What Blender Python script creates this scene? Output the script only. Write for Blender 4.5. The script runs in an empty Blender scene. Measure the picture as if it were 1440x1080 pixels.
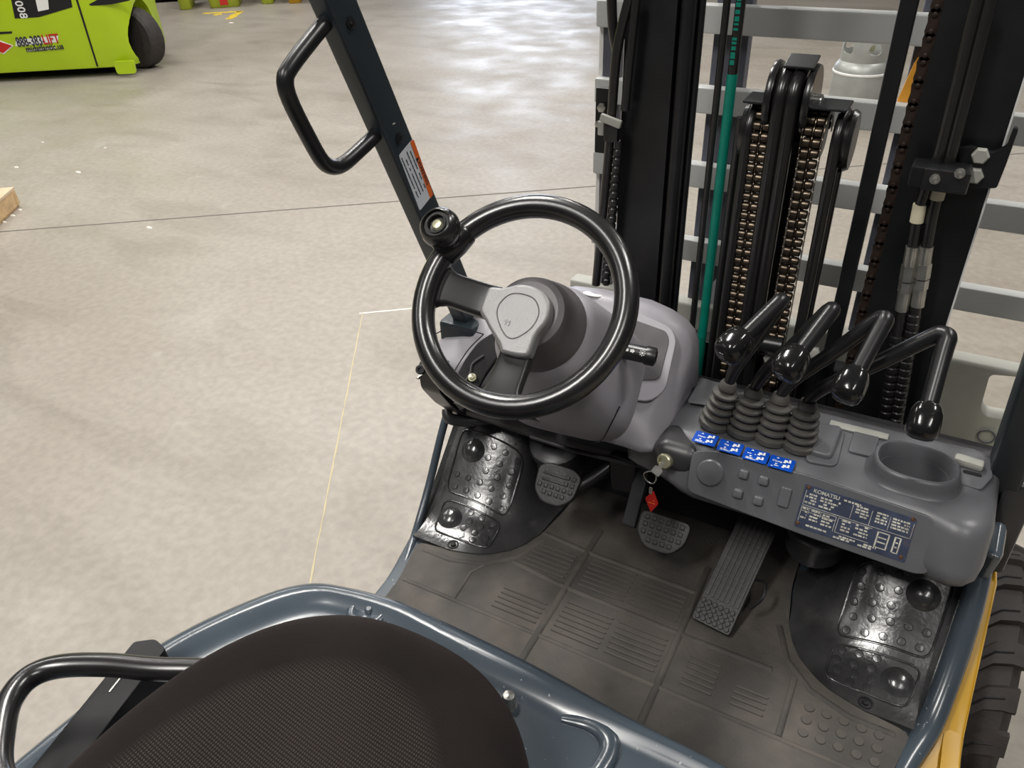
import bpy, bmesh, math, random
from mathutils import Vector as V, Matrix as M
random.seed(7)
S = bpy.context.scene
COL = S.collection

# ---------------------------------------------------------------- camera
# World frame: X = driver's right, Y = truck forward, Z up, metres. The camera stands above the seat.
FPX = 1112.4
CAM = V((0.31, 0.0, 1.93))
RX = V((0.87890837, 0.24201534, -0.41103363))   # world axes seen in camera coordinates (x right, y down, z forward)
RY = V((0.47571849, -0.50764439, 0.7183238))
RZ = V((-0.03481354, -0.82687711, -0.56130408))
cd = bpy.data.cameras.new('camera'); co = bpy.data.objects.new('camera', cd); COL.objects.link(co)
cd.sensor_width = 36; cd.lens = 36 * FPX / 1440; cd.clip_start = .02
co.matrix_world = M(((RX[0], -RX[1], -RX[2], CAM[0]), (RY[0], -RY[1], -RY[2], CAM[1]), (RZ[0], -RZ[1], -RZ[2], CAM[2]), (0, 0, 0, 1)))
S.camera = co
def ray(x, y):
    q = V(((x - 720) / FPX, (y - 540) / FPX, 1)); return V((RX.dot(q), RY.dot(q), RZ.dot(q)))
def px(x, y, X=None, Y=None, Z=None):
    d = ray(x, y); i, val = (0, X) if X is not None else (1, Y) if Y is not None else (2, Z)
    return CAM + d * ((val - CAM[i]) / d[i])
def pxn(x, y, p, n):
    d = ray(x, y); return CAM + d * ((V(p) - CAM).dot(n) / d.dot(n))

# ---------------------------------------------------------------- light
w = bpy.data.worlds.new('world'); S.world = w; w.use_nodes = True
bg = w.node_tree.nodes['Background']; bg.inputs[0].default_value = (.80, .84, .90, 1); bg.inputs[1].default_value = .06
S.view_settings.view_transform = 'Standard'; S.view_settings.look = 'None'; S.view_settings.gamma = 1
S.view_settings.exposure = 0.0; S.view_settings.use_curve_mapping = False
def area(name, loc, size, energy, col=(1, .97, .92), aim=None):
    l = bpy.data.lights.new(name, 'AREA'); l.shape = 'RECTANGLE'; l.size, l.size_y = size; l.energy = energy; l.color = col
    o = bpy.data.objects.new(name, l); COL.objects.link(o); o.location = loc
    if aim: o.rotation_euler = (V(aim) - V(loc)).to_track_quat('-Z', 'Y').to_euler()
    return o
for (lx, ly, e) in ((-1.35, -2.5, 230), (-2.7, 3.0, 330), (2.6, -2.5, 120), (2.6, 3.0, 170), (-6.5, -2.5, 80), (-6.8, 3.0, 150), (-6.8, 8.5, 190), (-2.7, 8.5, 200), (-11, 8.5, 190), (-11, 3.0, 120), (2.6, 8.5, 150)):
    area('linear_highbay_light', (lx, ly, 6.2), (.55, 2.4), e)
area('dock_door_daylight', (-15.5, 29, 4.2), (6, 5), 800, (.78, .86, 1), (-3, 6, 0))

# ---------------------------------------------------------------- materials
MATS = {}
def mat(name, col, rough=.5, metal=0, var=0, scale=20, bump=0, bscale=60, spec=.5, coat=0, dirt=None, dscale=6, dlo=.55, dhi=.75, rvar=0):
    m = bpy.data.materials.new(name); m.use_nodes = True; nt = m.node_tree; N = nt.nodes; L = nt.links
    b = N['Principled BSDF']; b.inputs['Base Color'].default_value = (*col, 1); b.inputs['Roughness'].default_value = rough
    b.inputs['Metallic'].default_value = metal; b.inputs['Specular IOR Level'].default_value = spec
    b.inputs['Coat Weight'].default_value = coat; b.inputs['Coat Roughness'].default_value = .15
    tc = N.new('ShaderNodeTexCoord'); out = None
    def noise(sc, det=4):
        n = N.new('ShaderNodeTexNoise'); n.inputs['Scale'].default_value = sc; n.inputs['Detail'].default_value = det
        L.new(tc.outputs['Object'], n.inputs['Vector']); return n
    def ramp(src, p0, p1, c0, c1):
        r = N.new('ShaderNodeValToRGB'); e = r.color_ramp.elements; e[0].position, e[1].position = p0, p1; e[0].color, e[1].color = c0, c1
        L.new(src, r.inputs[0]); return r.outputs[0]
    if var:
        n = noise(scale); out = ramp(n.outputs[0], .3, .7, (*[c * (1 - var) for c in col], 1), (*[min(1, c * (1 + var)) for c in col], 1))
    if dirt:
        n = noise(dscale, 6); k = ramp(n.outputs[0], dlo, dhi, (0, 0, 0, 1), (1, 1, 1, 1))
        mx = N.new('ShaderNodeMix'); mx.data_type = 'RGBA'; L.new(k, mx.inputs[0])
        if out: L.new(out, mx.inputs[6])
        else: mx.inputs[6].default_value = (*col, 1)
        mx.inputs[7].default_value = (*dirt, 1); out = mx.outputs[2]
    if out: L.new(out, b.inputs['Base Color'])
    if rvar:
        n = noise(scale * .7 + 3); r = N.new('ShaderNodeMapRange'); r.inputs[1].default_value = .3; r.inputs[2].default_value = .7
        r.inputs[3].default_value = max(.05, rough - rvar); r.inputs[4].default_value = min(1, rough + rvar); L.new(n.outputs[0], r.inputs[0]); L.new(r.outputs[0], b.inputs['Roughness'])
    if bump:
        n = noise(bscale, 2); bp = N.new('ShaderNodeBump'); bp.inputs['Strength'].default_value = bump; bp.inputs['Distance'].default_value = .002
        L.new(n.outputs[0], bp.inputs['Height']); L.new(bp.outputs[0], b.inputs['Normal'])
    MATS[name] = m; return m
mat('console', (.115, .118, .128), .33, bump=.12, bscale=900, var=.08, scale=9)
mat('cluster', (.33, .315, .345), .36, bump=.12, bscale=900, var=.05, scale=9)
mat('hub', (.28, .275, .275), .36, metal=.35, bump=.25, bscale=800)
mat('boss', (.095, .085, .09), .36, bump=.15, bscale=700)
mat('rim', (.012, .0115, .0115), .25, spec=.8, var=.3, scale=30)
mat('knob', (.010, .010, .010), .14, spec=.5)
mat('spoke', (.018, .018, .018), .32)
mat('black', (.012, .012, .013), .32)
mat('mast', (.009, .010, .011), .34, var=.4, scale=12, dirt=(.035, .02, .012), dscale=5, dlo=.62, dhi=.85)
mat('hose', (.013, .0125, .0125), .27, spec=.7)
mat('pillar', (.020, .029, .036), .42, var=.12, scale=8)
mat('hood', (.052, .068, .085), .24, var=.15, scale=5, coat=.3, dirt=(.30, .33, .33), dscale=130, dlo=.70, dhi=.73)
mat('pad', (.04, .04, .041), .23, spec=1.0, var=.35, scale=14, bump=.18, bscale=120, rvar=.06, dirt=(.11, .105, .10), dscale=9, dlo=.60, dhi=.9)
mat('toe', (.038, .038, .04), .38, var=.2, scale=14)
mat('dark', (.014, .014, .015), .6, spec=.3, var=.2, scale=14)
mat('rubber', (.088, .077, .066), .72, var=.22, scale=13, bump=.5, bscale=160, dirt=(.05, .046, .042), dscale=7, dlo=.42, dhi=.62)
mat('pedal', (.033, .032, .031), .5, var=.3, scale=40, bump=.3, bscale=200)
mat('bootrubber', (.085, .08, .072), .55, var=.2, scale=40)
mat('chain', (.105, .082, .06), .33, metal=.85, var=.45, scale=55)
mat('rustchain', (.036, .023, .017), .55, metal=.5, var=.5, scale=30)
mat('steel', (.55, .54, .50), .3, metal=.9, var=.2, scale=40)
mat('backrest', (.50, .51, .50), .42, var=.08, scale=6)
mat('shank', (.085, .09, .115), .45, var=.1, scale=6)
mat('carriage', (.38, .38, .34), .45, var=.12, scale=6)
mat('green', (.0, .21, .15), .4, var=.1, scale=30)
mat('greenprint', (.0, .16, .11), .5)
mat('white', (.78, .78, .76), .45)
mat('cream', (.72, .66, .48), .6, var=.12, scale=30)
mat('paper', (.62, .65, .68), .5)
mat('orange', (.75, .14, .02), .45)
mat('blue', (.0, .06, .42), .35, var=.1, scale=40)
mat('ink', (.03, .03, .04), .5)
mat('plate', (.07, .085, .14), .35, metal=.3, var=.25, scale=40, dirt=(.20, .12, .07), dscale=18, dlo=.62, dhi=.8)
mat('plateprint', (.60, .58, .50), .45, var=.3, scale=80, dirt=(.22, .13, .08), dscale=18, dlo=.58, dhi=.75)
mat('screwrust', (.16, .085, .05), .5, metal=.7, var=.4, scale=90)
mat('yellow', (.46, .25, .006), .40, coat=.0, var=.06, scale=6)
mat('tyre', (.032, .027, .025), .72, var=.25, scale=20, bump=.4, bscale=150)
mat('brass', (.62, .60, .42), .3, metal=.8)
mat('glass', (.085, .08, .085), .42, spec=.35, var=.4, scale=10)
mat('lime', (.40, .56, .008), .35, coat=.2, var=.04, scale=3)
mat('limebin', (.36, .42, .03), .55, var=.1, scale=6)
mat('wood', (.55, .38, .20), .7, var=.2, scale=14, bump=.4, bscale=60)
mat('woodface', (.60, .47, .32), .75, var=.12, scale=6)
mat('tank', (.36, .37, .35), .42, metal=.3, var=.12, scale=8, dirt=(.42, .44, .42), dscale=6)
mat('beam', (.80, .36, .04), .5, var=.1, scale=6)
mat('red', (.50, .02, .015), .4)
mat('yellowpaint', (.70, .50, .04), .7, var=.3, scale=20)
mat('whitepaint', (.72, .70, .64), .7, var=.2, scale=20)
mat('joint', (.13, .12, .105), .9)
mat('straw', (.52, .45, .28), .8)

def tex_material(name, fn):
    m = bpy.data.materials.new(name); m.use_nodes = True; fn(m.node_tree, m.node_tree.nodes, m.node_tree.links, m.node_tree.nodes['Principled BSDF']); MATS[name] = m
def concrete(nt, N, L, b):
    tc = N.new('ShaderNodeTexCoord'); mp = N.new('ShaderNodeMapping'); mp.inputs['Rotation'].default_value = (0, 0, .5); mp.inputs['Scale'].default_value = (1, 2.6, 1)
    L.new(tc.outputs['Object'], mp.inputs[0])
    def noise(sc, det, src, dist=0):
        n = N.new('ShaderNodeTexNoise'); n.inputs['Scale'].default_value = sc; n.inputs['Detail'].default_value = det; n.inputs['Distortion'].default_value = dist; L.new(src, n.inputs['Vector']); return n.outputs[0]
    def ramp(src, *st):
        r = N.new('ShaderNodeValToRGB'); e = r.color_ramp.elements
        while len(e) < len(st): e.new(.5)
        for k, (p, c) in enumerate(st): e[k].position = p; e[k].color = (*c, 1)
        L.new(src, r.inputs[0]); return r.outputs[0]
    def mix(fac, a, c, mode='MIX'):
        x = N.new('ShaderNodeMix'); x.data_type = 'RGBA'; x.blend_type = mode
        if isinstance(fac, float): x.inputs[0].default_value = fac
        else: L.new(fac, x.inputs[0])
        for k, s in ((6, a), (7, c)):
            if isinstance(s, tuple): x.inputs[k].default_value = (*s, 1)
            else: L.new(s, x.inputs[k])
        return x.outputs[2]
    o = tc.outputs['Object']
    base = ramp(noise(.45, 5, o), (.30, (.275, .243, .202)), (.50, (.318, .287, .247)), (.72, (.36, .33, .292)))
    st = ramp(noise(1.1, 7, mp.outputs[0], .6), (.28, (.66, .64, .60)), (.50, (1, 1, 1)))
    c = mix(.5, base, st, 'MULTIPLY')
    fine = ramp(noise(26, 4, o), (.35, (.90, .90, .90)), (.65, (1.06, 1.06, 1.06))); c = mix(1.0, c, fine, 'MULTIPLY')
    wh = ramp(noise(3.1, 8, o, 1.0), (.66, (0, 0, 0)), (.80, (.35, .35, .35))); c = mix(wh, c, (.48, .455, .415))
    # worn tyre scuffs: thin arcs left on the slab
    for (cx, cy, r, wd) in ((-2.05, 1.55, .62, .012), (-1.2, 3.2, 1.6, .015), (-2.3, 2.0, .42, .01), (-6.2, 7.0, 2.6, .10), (-6.6, 6.4, 2.3, .08), (-4.4, 5.2, 2.8, .05)):
        s = N.new('ShaderNodeVectorMath'); s.operation = 'DISTANCE'; s.inputs[1].default_value = (cx, cy, 0); L.new(o, s.inputs[0])
        a = N.new('ShaderNodeMath'); a.operation = 'SUBTRACT'; a.inputs[1].default_value = r; L.new(s.outputs['Value'], a.inputs[0])
        d = N.new('ShaderNodeMath'); d.operation = 'ABSOLUTE'; L.new(a.outputs[0], d.inputs[0])
        g = N.new('ShaderNodeMapRange'); g.inputs[1].default_value = 0; g.inputs[2].default_value = wd; g.inputs[3].default_value = .75; g.inputs[4].default_value = 0; L.new(d.outputs[0], g.inputs[0])
        k = ramp(noise(1.3 + r * .3, 3, o), (.47, (0, 0, 0)), (.58, (1, 1, 1)))
        q = N.new('ShaderNodeMath'); q.operation = 'MULTIPLY'; L.new(g.outputs[0], q.inputs[0]); L.new(k, q.inputs[1])
        c = mix(q.outputs[0], c, (.13, .12, .11))
    L.new(c, b.inputs['Base Color'])
    rr = N.new('ShaderNodeMapRange'); rr.inputs[1].default_value = .3; rr.inputs[2].default_value = .7; rr.inputs[3].default_value = .34; rr.inputs[4].default_value = .56; L.new(noise(2.0, 6, o), rr.inputs[0]); L.new(rr.outputs[0], b.inputs['Roughness'])
    bp = N.new('ShaderNodeBump'); bp.inputs['Strength'].default_value = .15; bp.inputs['Distance'].default_value = .003; L.new(noise(60, 3, o), bp.inputs['Height']); L.new(bp.outputs[0], b.inputs['Normal'])
tex_material('concrete', concrete)
def fabric(nt, N, L, b):
    tc = N.new('ShaderNodeTexCoord'); o = tc.outputs['Object']
    def wave(rot, sc):
        mp = N.new('ShaderNodeMapping'); mp.inputs['Rotation'].default_value = (0, 0, rot); L.new(o, mp.inputs[0])
        wv = N.new('ShaderNodeTexWave'); wv.inputs['Scale'].default_value = sc; wv.inputs['Distortion'].default_value = .4; L.new(mp.outputs[0], wv.inputs[0]); return wv.outputs['Fac']
    a, c = wave(.1, 95), wave(1.67, 75)
    mu = N.new('ShaderNodeMath'); mu.operation = 'MULTIPLY'; L.new(a, mu.inputs[0]); L.new(c, mu.inputs[1])
    # woven centre panel set in a plain rounded border
    sx = N.new('ShaderNodeMapping'); sx.inputs['Location'].default_value = (0, .16, 0); sx.inputs['Scale'].default_value = (1 / .20, 1 / .30, 0); L.new(o, sx.inputs[0])
    ln = N.new('ShaderNodeVectorMath'); ln.operation = 'LENGTH'; L.new(sx.outputs[0], ln.inputs[0])
    mk = N.new('ShaderNodeMapRange'); mk.inputs[1].default_value = 1.02; mk.inputs[2].default_value = .94; L.new(ln.outputs['Value'], mk.inputs[0])
    q = N.new('ShaderNodeMath'); q.operation = 'MULTIPLY'; L.new(mu.outputs[0], q.inputs[0]); L.new(mk.outputs[0], q.inputs[1])
    nz = N.new('ShaderNodeTexNoise'); nz.inputs['Scale'].default_value = 9; nz.inputs['Detail'].default_value = 5; L.new(o, nz.inputs['Vector'])
    r = N.new('ShaderNodeValToRGB'); e = r.color_ramp.elements; e[0].position, e[1].position = .3, .75; e[0].color, e[1].color = (.0085, .0066, .006, 1), (.014, .011, .0098, 1); L.new(nz.outputs[0], r.inputs[0])
    x = N.new('ShaderNodeMix'); x.data_type = 'RGBA'; L.new(q.outputs[0], x.inputs[0]); L.new(r.outputs[0], x.inputs[6]); x.inputs[7].default_value = (.06, .05, .042, 1); L.new(x.outputs[2], b.inputs['Base Color'])
    b.inputs['Roughness'].default_value = .9; b.inputs['Specular IOR Level'].default_value = .15; b.inputs['Sheen Weight'].default_value = .07; b.inputs['Sheen Roughness'].default_value = .5; b.inputs['Sheen Tint'].default_value = (.55, .42, .40, 1)
    n2 = N.new('ShaderNodeTexNoise'); n2.inputs['Scale'].default_value = 700; L.new(o, n2.inputs['Vector'])
    ad = N.new('ShaderNodeMath'); L.new(n2.outputs[0], ad.inputs[0]); L.new(q.outputs[0], ad.inputs[1])
    bp = N.new('ShaderNodeBump'); bp.inputs['Strength'].default_value = .5; bp.inputs['Distance'].default_value = .002; L.new(ad.outputs[0], bp.inputs['Height']); L.new(bp.outputs[0], b.inputs['Normal'])
tex_material('fabric', fabric)

# ---------------------------------------------------------------- mesh helpers
WPOS = {}
class MB:
    def __init__(s): s.v = []; s.f = []; s.wn = False
    def add(s, vs, fs):
        k = len(s.v); s.v += [V(p) for p in vs]; s.f += [[i + k for i in f] for f in fs]; return s
    def bm(s, b, mtx=None):
        b.verts.index_update(); vs = [(mtx @ q.co) if mtx else q.co.copy() for q in b.verts]; fs = [[q.index for q in f.verts] for f in b.faces]; b.free(); return s.add(vs, fs)
    def box(s, c, d, R=None, bev=0, seg=2):
        b = bmesh.new(); bmesh.ops.create_cube(b, size=1); bmesh.ops.scale(b, vec=V(d), verts=b.verts)
        if bev: s.wn = True; bmesh.ops.bevel(b, geom=b.edges[:], offset=bev, segments=seg, profile=.5, affect='EDGES')
        m = M.Translation(V(c)) @ (R.to_4x4() if R else M.Identity(4)); return s.bm(b, m)
    def tube(s, pts, r, seg=12, closed=False, sm=0, flat=1.0, ref=None):
        P = [V(p) for p in pts]; n = len(P); rs = list(r) if isinstance(r, (list, tuple)) else [r] * n
        if sm:
            Q = []; q2 = []; rng = range(n if closed else n - 1)
            for i in rng:
                g = (lambda k: P[k % n]) if closed else (lambda k: P[min(max(k, 0), n - 1)])
                a, b_, c, d = g(i - 1), g(i), g(i + 1), g(i + 2)
                for j in range(sm):
                    t = j / sm; Q.append(.5 * ((2 * b_) + (c - a) * t + (2 * a - 5 * b_ + 4 * c - d) * t * t + (3 * b_ - a - 3 * c + d) * t ** 3))
                    q2.append(rs[i] * (1 - t) + rs[(i + 1) % n] * t)
            if not closed: Q.append(P[-1]); q2.append(rs[-1])
            P, rs, n = Q, q2, len(Q)
        rings = []; T0 = None; N_ = None
        for i in range(n):
            T = ((P[(i + 1) % n] - P[i - 1]) if closed else (P[min(i + 1, n - 1)] - P[max(i - 1, 0)])).normalized()
            if N_ is None:
                a = V(ref) if ref else (V((0, 0, 1)) if abs(T.z) < .9 else V((1, 0, 0))); N_ = (a - T * a.dot(T)).normalized()
            else: N_ = (N_ - T * N_.dot(T)).normalized()
            B = T.cross(N_); rings.append([P[i] + (N_ * math.cos(a) * flat + B * math.sin(a)) * rs[i] for a in (2 * math.pi * k / seg for k in range(seg))])
        return s.loft(rings, cap=not closed, closed=closed)
    def loft(s, rings, cap=True, closed=False):
        m = len(rings[0]); vs = [p for r in rings for p in r]; fs = []; k = len(rings)
        for i in range(k if closed else k - 1):
            a, b = i * m, ((i + 1) % k) * m
            for j in range(m): fs.append([a + j, a + (j + 1) % m, b + (j + 1) % m, b + j])
        if cap and not closed: fs += [list(range(m))[::-1], list(range((k - 1) * m, k * m))]
        return s.add(vs, fs)
    def lathe(s, prof, o, ax, seg=24, a0=0, xs=1.0, ys=1.0, ref=None):
        ax = V(ax).normalized(); a = V(ref) if ref else (V((1, 0, 0)) if abs(ax.x) < .9 else V((0, 1, 0))); u = (a - ax * a.dot(ax)).normalized(); v = ax.cross(u); o = V(o)
        rings = [[o + ax * h + (u * math.cos(t) * xs + v * math.sin(t) * ys) * max(r, 1e-5) for t in (2 * math.pi * k / seg + a0 for k in range(seg))] for r, h in prof]
        return s.loft(rings)
    def prism(s, poly, o, u, v, d, bev=0, seg=2):
        u = V(u).normalized(); v = V(v).normalized(); w_ = u.cross(v); b = bmesh.new()
        vs = [b.verts.new(V((p[0], p[1], 0))) for p in poly]; f = b.faces.new(vs)
        r = bmesh.ops.extrude_face_region(b, geom=[f]); nv = [g for g in r['geom'] if isinstance(g, bmesh.types.BMVert)]; bmesh.ops.translate(b, vec=(0, 0, d), verts=nv)
        bmesh.ops.recalc_face_normals(b, faces=b.faces[:])
        if bev:
            s.wn = True; top = [e for e in b.edges if all(abs(q.co.z - d) < 1e-7 for q in e.verts)]
            bmesh.ops.bevel(b, geom=top, offset=bev, segments=seg, profile=.5, affect='EDGES', clamp_overlap=True)
        o = V(o); return s.bm(b, M(((u.x, v.x, w_.x, o.x), (u.y, v.y, w_.y, o.y), (u.z, v.z, w_.z, o.z), (0, 0, 0, 1))))
    def grid(s, P, thick=0):
        n, m = len(P), len(P[0]); vs = [p for r in P for p in r]; fs = [[i * m + j, i * m + j + 1, (i + 1) * m + j + 1, (i + 1) * m + j] for i in range(n - 1) for j in range(m - 1)]
        if thick:
            k = len(vs); vs = vs + [V(p) - V((0, 0, thick)) for p in vs]; fs += [[q + k for q in f[::-1]] for f in fs[:]]
            bd = [(0, j) for j in range(m)] + [(i, m - 1) for i in range(1, n)] + [(n - 1, j) for j in range(m - 2, -1, -1)] + [(i, 0) for i in range(n - 2, 0, -1)]
            bi = [i * m + j for i, j in bd]
            fs += [[bi[q], bi[q - 1], bi[q - 1] + k, bi[q] + k] for q in range(len(bi))]
        return s.add(vs, fs)
    def mesh(s, name, ang=38, center=True):
        vs = s.v; lo = V([min(p[i] for p in vs) for i in range(3)]); hi = V([max(p[i] for p in vs) for i in range(3)]); c = (lo + hi) / 2 if center else V((0, 0, 0))
        me = bpy.data.meshes.new(name); me.from_pydata([tuple(p - c) for p in vs], [], s.f)
        b = bmesh.new(); b.from_mesh(me); bmesh.ops.recalc_face_normals(b, faces=b.faces[:]); b.to_mesh(me); b.free()
        if ang: me.shade_smooth(); me.set_sharp_from_angle(angle=math.radians(ang))
        return me, c
    def build(s, name, m, parent=None, ang=38, sub=0, label=None, kind=None, base=False):
        me, c = s.mesh(name, ang)
        o = bpy.data.objects.new(name, me); COL.objects.link(o); place(o, c, parent); me.materials.append(MATS[m])
        if sub: q = o.modifiers.new('subdivision', 'SUBSURF'); q.levels = q.render_levels = sub
        if s.wn and ang: q = o.modifiers.new('weighted normals', 'WEIGHTED_NORMAL'); q.keep_sharp = True
        if label: o['label'] = label
        if kind: o['kind'] = kind
        return o
def place(o, c, parent=None):
    c = V(c); WPOS[o.name] = c
    if parent: o.parent = parent; o.location = c - WPOS[parent.name]
    else: o.location = c
def inst(name, me, c, parent, rot=None, scale=None):
    o = bpy.data.objects.new(name, me); COL.objects.link(o); place(o, c, parent)
    if rot is not None: o.rotation_mode = 'QUATERNION'; o.rotation_quaternion = rot
    if scale: o.scale = scale
    return o
def thing(name, loc, label, cat, group=None):
    o = bpy.data.objects.new(name, None); COL.objects.link(o); place(o, loc); o.empty_display_size = .1; tag(o, label, cat, group); return o
def tag(o, label, cat, group=None):
    o['label'] = label; o['category'] = cat
    if group: o['group'] = group
    return o
def shared(mb, name, m, ang=38):
    me, c = mb.mesh(name, ang, center=False); me.materials.append(MATS[m]); return me
def cut(o, mb, use_self=False):
    me, c = mb.mesh('cutter', 0); k = bpy.data.objects.new('cutter', me); COL.objects.link(k); k.location = c
    world = WPOS[o.name]; par = o.parent; o.parent = None; o.location = world
    q = o.modifiers.new('cut', 'BOOLEAN'); q.object = k; q.operation = 'DIFFERENCE'; q.solver = 'EXACT'; q.use_self = use_self
    bpy.context.view_layer.update(); dg = bpy.context.evaluated_depsgraph_get()
    new = bpy.data.meshes.new_from_object(o.evaluated_get(dg)); o.modifiers.clear(); old = o.data; o.data = new; new.name = old.name
    bpy.data.objects.remove(k); new.shade_smooth(); new.set_sharp_from_angle(angle=math.radians(35))
    if par: o.parent = par; o.location = world - WPOS[par.name]
    return o
def rrect(w_, h, r, n=4):
    out = []
    for cx, cy, a in ((w_ / 2 - r, h / 2 - r, 0), (-w_ / 2 + r, h / 2 - r, 90), (-w_ / 2 + r, -h / 2 + r, 180), (w_ / 2 - r, -h / 2 + r, 270)):
        out += [(cx + r * math.cos(math.radians(a + 90 * k / n)), cy + r * math.sin(math.radians(a + 90 * k / n))) for k in range(n + 1)]
    return out
def roundpoly(pts, rad, n=5):
    P = [V((p[0], p[1])) for p in pts]; out = []; k = len(P); rad = rad if isinstance(rad, (list, tuple)) else [rad] * k
    for i in range(k):
        a, b, c = P[i - 1], P[i], P[(i + 1) % k]; d1 = (a - b); d2 = (c - b); t = min(rad[i], d1.length * .45, d2.length * .45); p0 = b + d1.normalized() * t; p1 = b + d2.normalized() * t
        for j in range(n + 1):
            q = j / n; out.append(tuple(p0 * (1 - q) ** 2 + b * 2 * q * (1 - q) + p1 * q * q))
    return out
def sell(a, b, e, n=40):
    return [(a * math.copysign(abs(math.cos(t)) ** (2 / e), math.cos(t)), b * math.copysign(abs(math.sin(t)) ** (2 / e), math.sin(t))) for t in (2 * math.pi * k / n for k in range(n))]
def xloft(mb, secs):     # secs: (x, [(y,z)...])
    return mb.loft([[V((x, p[0], p[1])) for p in poly] for x, poly in secs])
def shrink(poly, k, c=None):
    c = c or (sum(p[0] for p in poly) / len(poly), sum(p[1] for p in poly) / len(poly)); return [(c[0] + (p[0] - c[0]) * k, c[1] + (p[1] - c[1]) * k) for p in poly]
def inset(poly, d):      # move every point towards the centre by about d (rounds the ends of a loft)
    cx, cy = sum(p[0] for p in poly) / len(poly), sum(p[1] for p in poly) / len(poly); out = []
    for p in poly:
        q = V((p[0] - cx, p[1] - cy)); out.append((cx + q.x * max(.05, 1 - d / max(q.length, 1e-6)), cy + q.y * max(.05, 1 - d / max(q.length, 1e-6))))
    return out
def text(name, s, size, o, u, v, m, parent, ex=.0003, sx=1.0, align='CENTER'):
    cu = bpy.data.curves.new(name, 'FONT'); cu.body = s; cu.size = size; cu.extrude = ex; cu.align_x = align; cu.align_y = 'CENTER'; cu.resolution_u = 3; cu.offset = size * .012
    t = bpy.data.objects.new(name, cu); COL.objects.link(t); bpy.context.view_layer.update(); dg = bpy.context.evaluated_depsgraph_get()
    me = bpy.data.meshes.new_from_object(t.evaluated_get(dg)); bpy.data.objects.remove(t)
    u = V(u).normalized(); w_ = u.cross(V(v)).normalized(); v = w_.cross(u); o = V(o)
    for q in me.vertices: q.co = u * q.co.x * sx + v * q.co.y + w_ * q.co.z
    me.materials.clear(); me.materials.append(MATS[m]); t = bpy.data.objects.new(name, me); COL.objects.link(t); place(t, o, parent); return t
def dashes(mb, o, u, v, rows, h, rnd, gap=.35, t=.0003, cw=1.6, fill=.88):   # rows: (x0, x1, y) ; small printed word blocks
    u = V(u).normalized(); v = V(v).normalized(); w_ = u.cross(v)
    for x0, x1, y in rows:
        x = x0
        while x < x1:
            l = min(h * cw * rnd.uniform(.7, 2.6), x1 - x)
            if rnd.random() < fill: mb.prism([(x, y - h / 2), (x + l, y - h / 2), (x + l, y + h / 2), (x, y + h / 2)], o, u, v, t)
            x += l + h * gap * rnd.uniform(.6, 1.5)
    return mb
X_, Y_, Z_ = V((1, 0, 0)), V((0, 1, 0)), V((0, 0, 1))
#==SETTING==
# ---------------------------------------------------------------- the warehouse floor
fl = MB().grid([[V((-45 + 90 * i / 6, -25 + 80 * j / 6, 0)) for j in range(7)] for i in range(7)]).build('floor', 'concrete', kind='structure', ang=0)
def strip(name, m, a, b, wd, z=.0012, jit=0, n=1, label=None):
    a, b = V((a[0], a[1], 0)), V((b[0], b[1], 0)); d = (b - a); s = V((-d.y, d.x, 0)).normalized(); rnd = random.Random(3)
    P = [[a + d * (k / n) + s * (wd * .5 * sg * (1 + jit * rnd.uniform(-1, 1))) + Z_ * z for sg in (-1, 1)] for k in range(n + 1)]
    return MB().grid(P, thick=.0010).build(name, m, fl, ang=0, label=label)
j0, j1 = px(0, 326, Z=0), px(835, 262, Z=0); jd = (j1 - j0)
strip('control_joint', 'joint', j0 - jd * 1.5, j1 + jd * 2.0, .014, label='dark saw cut joint across the concrete')
a, b = px(510, 440, Z=0), px(440, 800, Z=0)
strip('chalk_line', 'straw', a, b + (b - a) * .5, .0045, jit=.7, n=60, label='thin straw coloured line on the concrete')
strip('chalk_line', 'whitepaint', px(505, 441, Z=0), px(640, 428, Z=0), .012, jit=.3, n=20, label='thin white painted line on the concrete')
for q in (((285, 19), (340, 16)), ((338, 16), (322, 27)), ((312, 20), (300, 21))): strip('floor_marking', 'yellowpaint', px(*q[0], Z=0), px(*q[1], Z=0), .11, jit=.4, n=12, label='worn yellow floor marking')
rnd = random.Random(5)
for (x, y, r) in ((110, 242, .035), (23, 235, .03), (210, 320, .03), (5, 312, .03), (18, 303, .03), (28, 295, .025), (325, 32, .06), (60, 200, .02), (148, 208, .02)):
    c = px(x, y, Z=.0); MB().lathe([(r * .9, 0), (r * .6, .004), (.001, .006)], c, Z_, 7, a0=rnd.random() * 3, ys=.4).build('paint_fleck', 'whitepaint', fl, ang=0)

# ---------------------------------------------------------------- lime forklift across the aisle
B0 = px(185, 93, Z=.10); LT_E1 = (px(185, 93, Z=.10) - px(0, 103, Z=.10)).normalized(); LT_E2 = V((-LT_E1.y, LT_E1.x, 0)); LT_N = -LT_E2
lt = thing('forklift', (B0.x, B0.y, 0), 'lime green electric forklift with phone number lettering, parked across the aisle', 'forklift')
def lp(e1, e2, z): return V((B0.x, B0.y, 0)) + LT_E1 * e1 + LT_E2 * e2 + Z_ * z
poly = roundpoly([(-3.0, 0), (.10, 0), (.10, 1.25), (-3.0, 1.25)], [.05, .30, .3, .05], 8)
rings = []
for z, k in ((.10, .985), (.16, 1.0), (.80, 1.0), (1.25, .995), (1.45, .97), (1.5, .9)):
    rings.append([lp(p[0] if k == 1 else -1.45 + (p[0] + 1.45) * k, .62 + (p[1] - .62) * k, z) for p in poly])
body = MB().loft(rings).build('body', 'lime', lt)
wc = lp(.0, .42, .31); WA = (LT_N * .80 - LT_E1 * .42).normalized()
arch = MB().lathe([(.37, 0), (.37, .6)], lp(-.25, .44, .33), LT_E1, 32)
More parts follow.
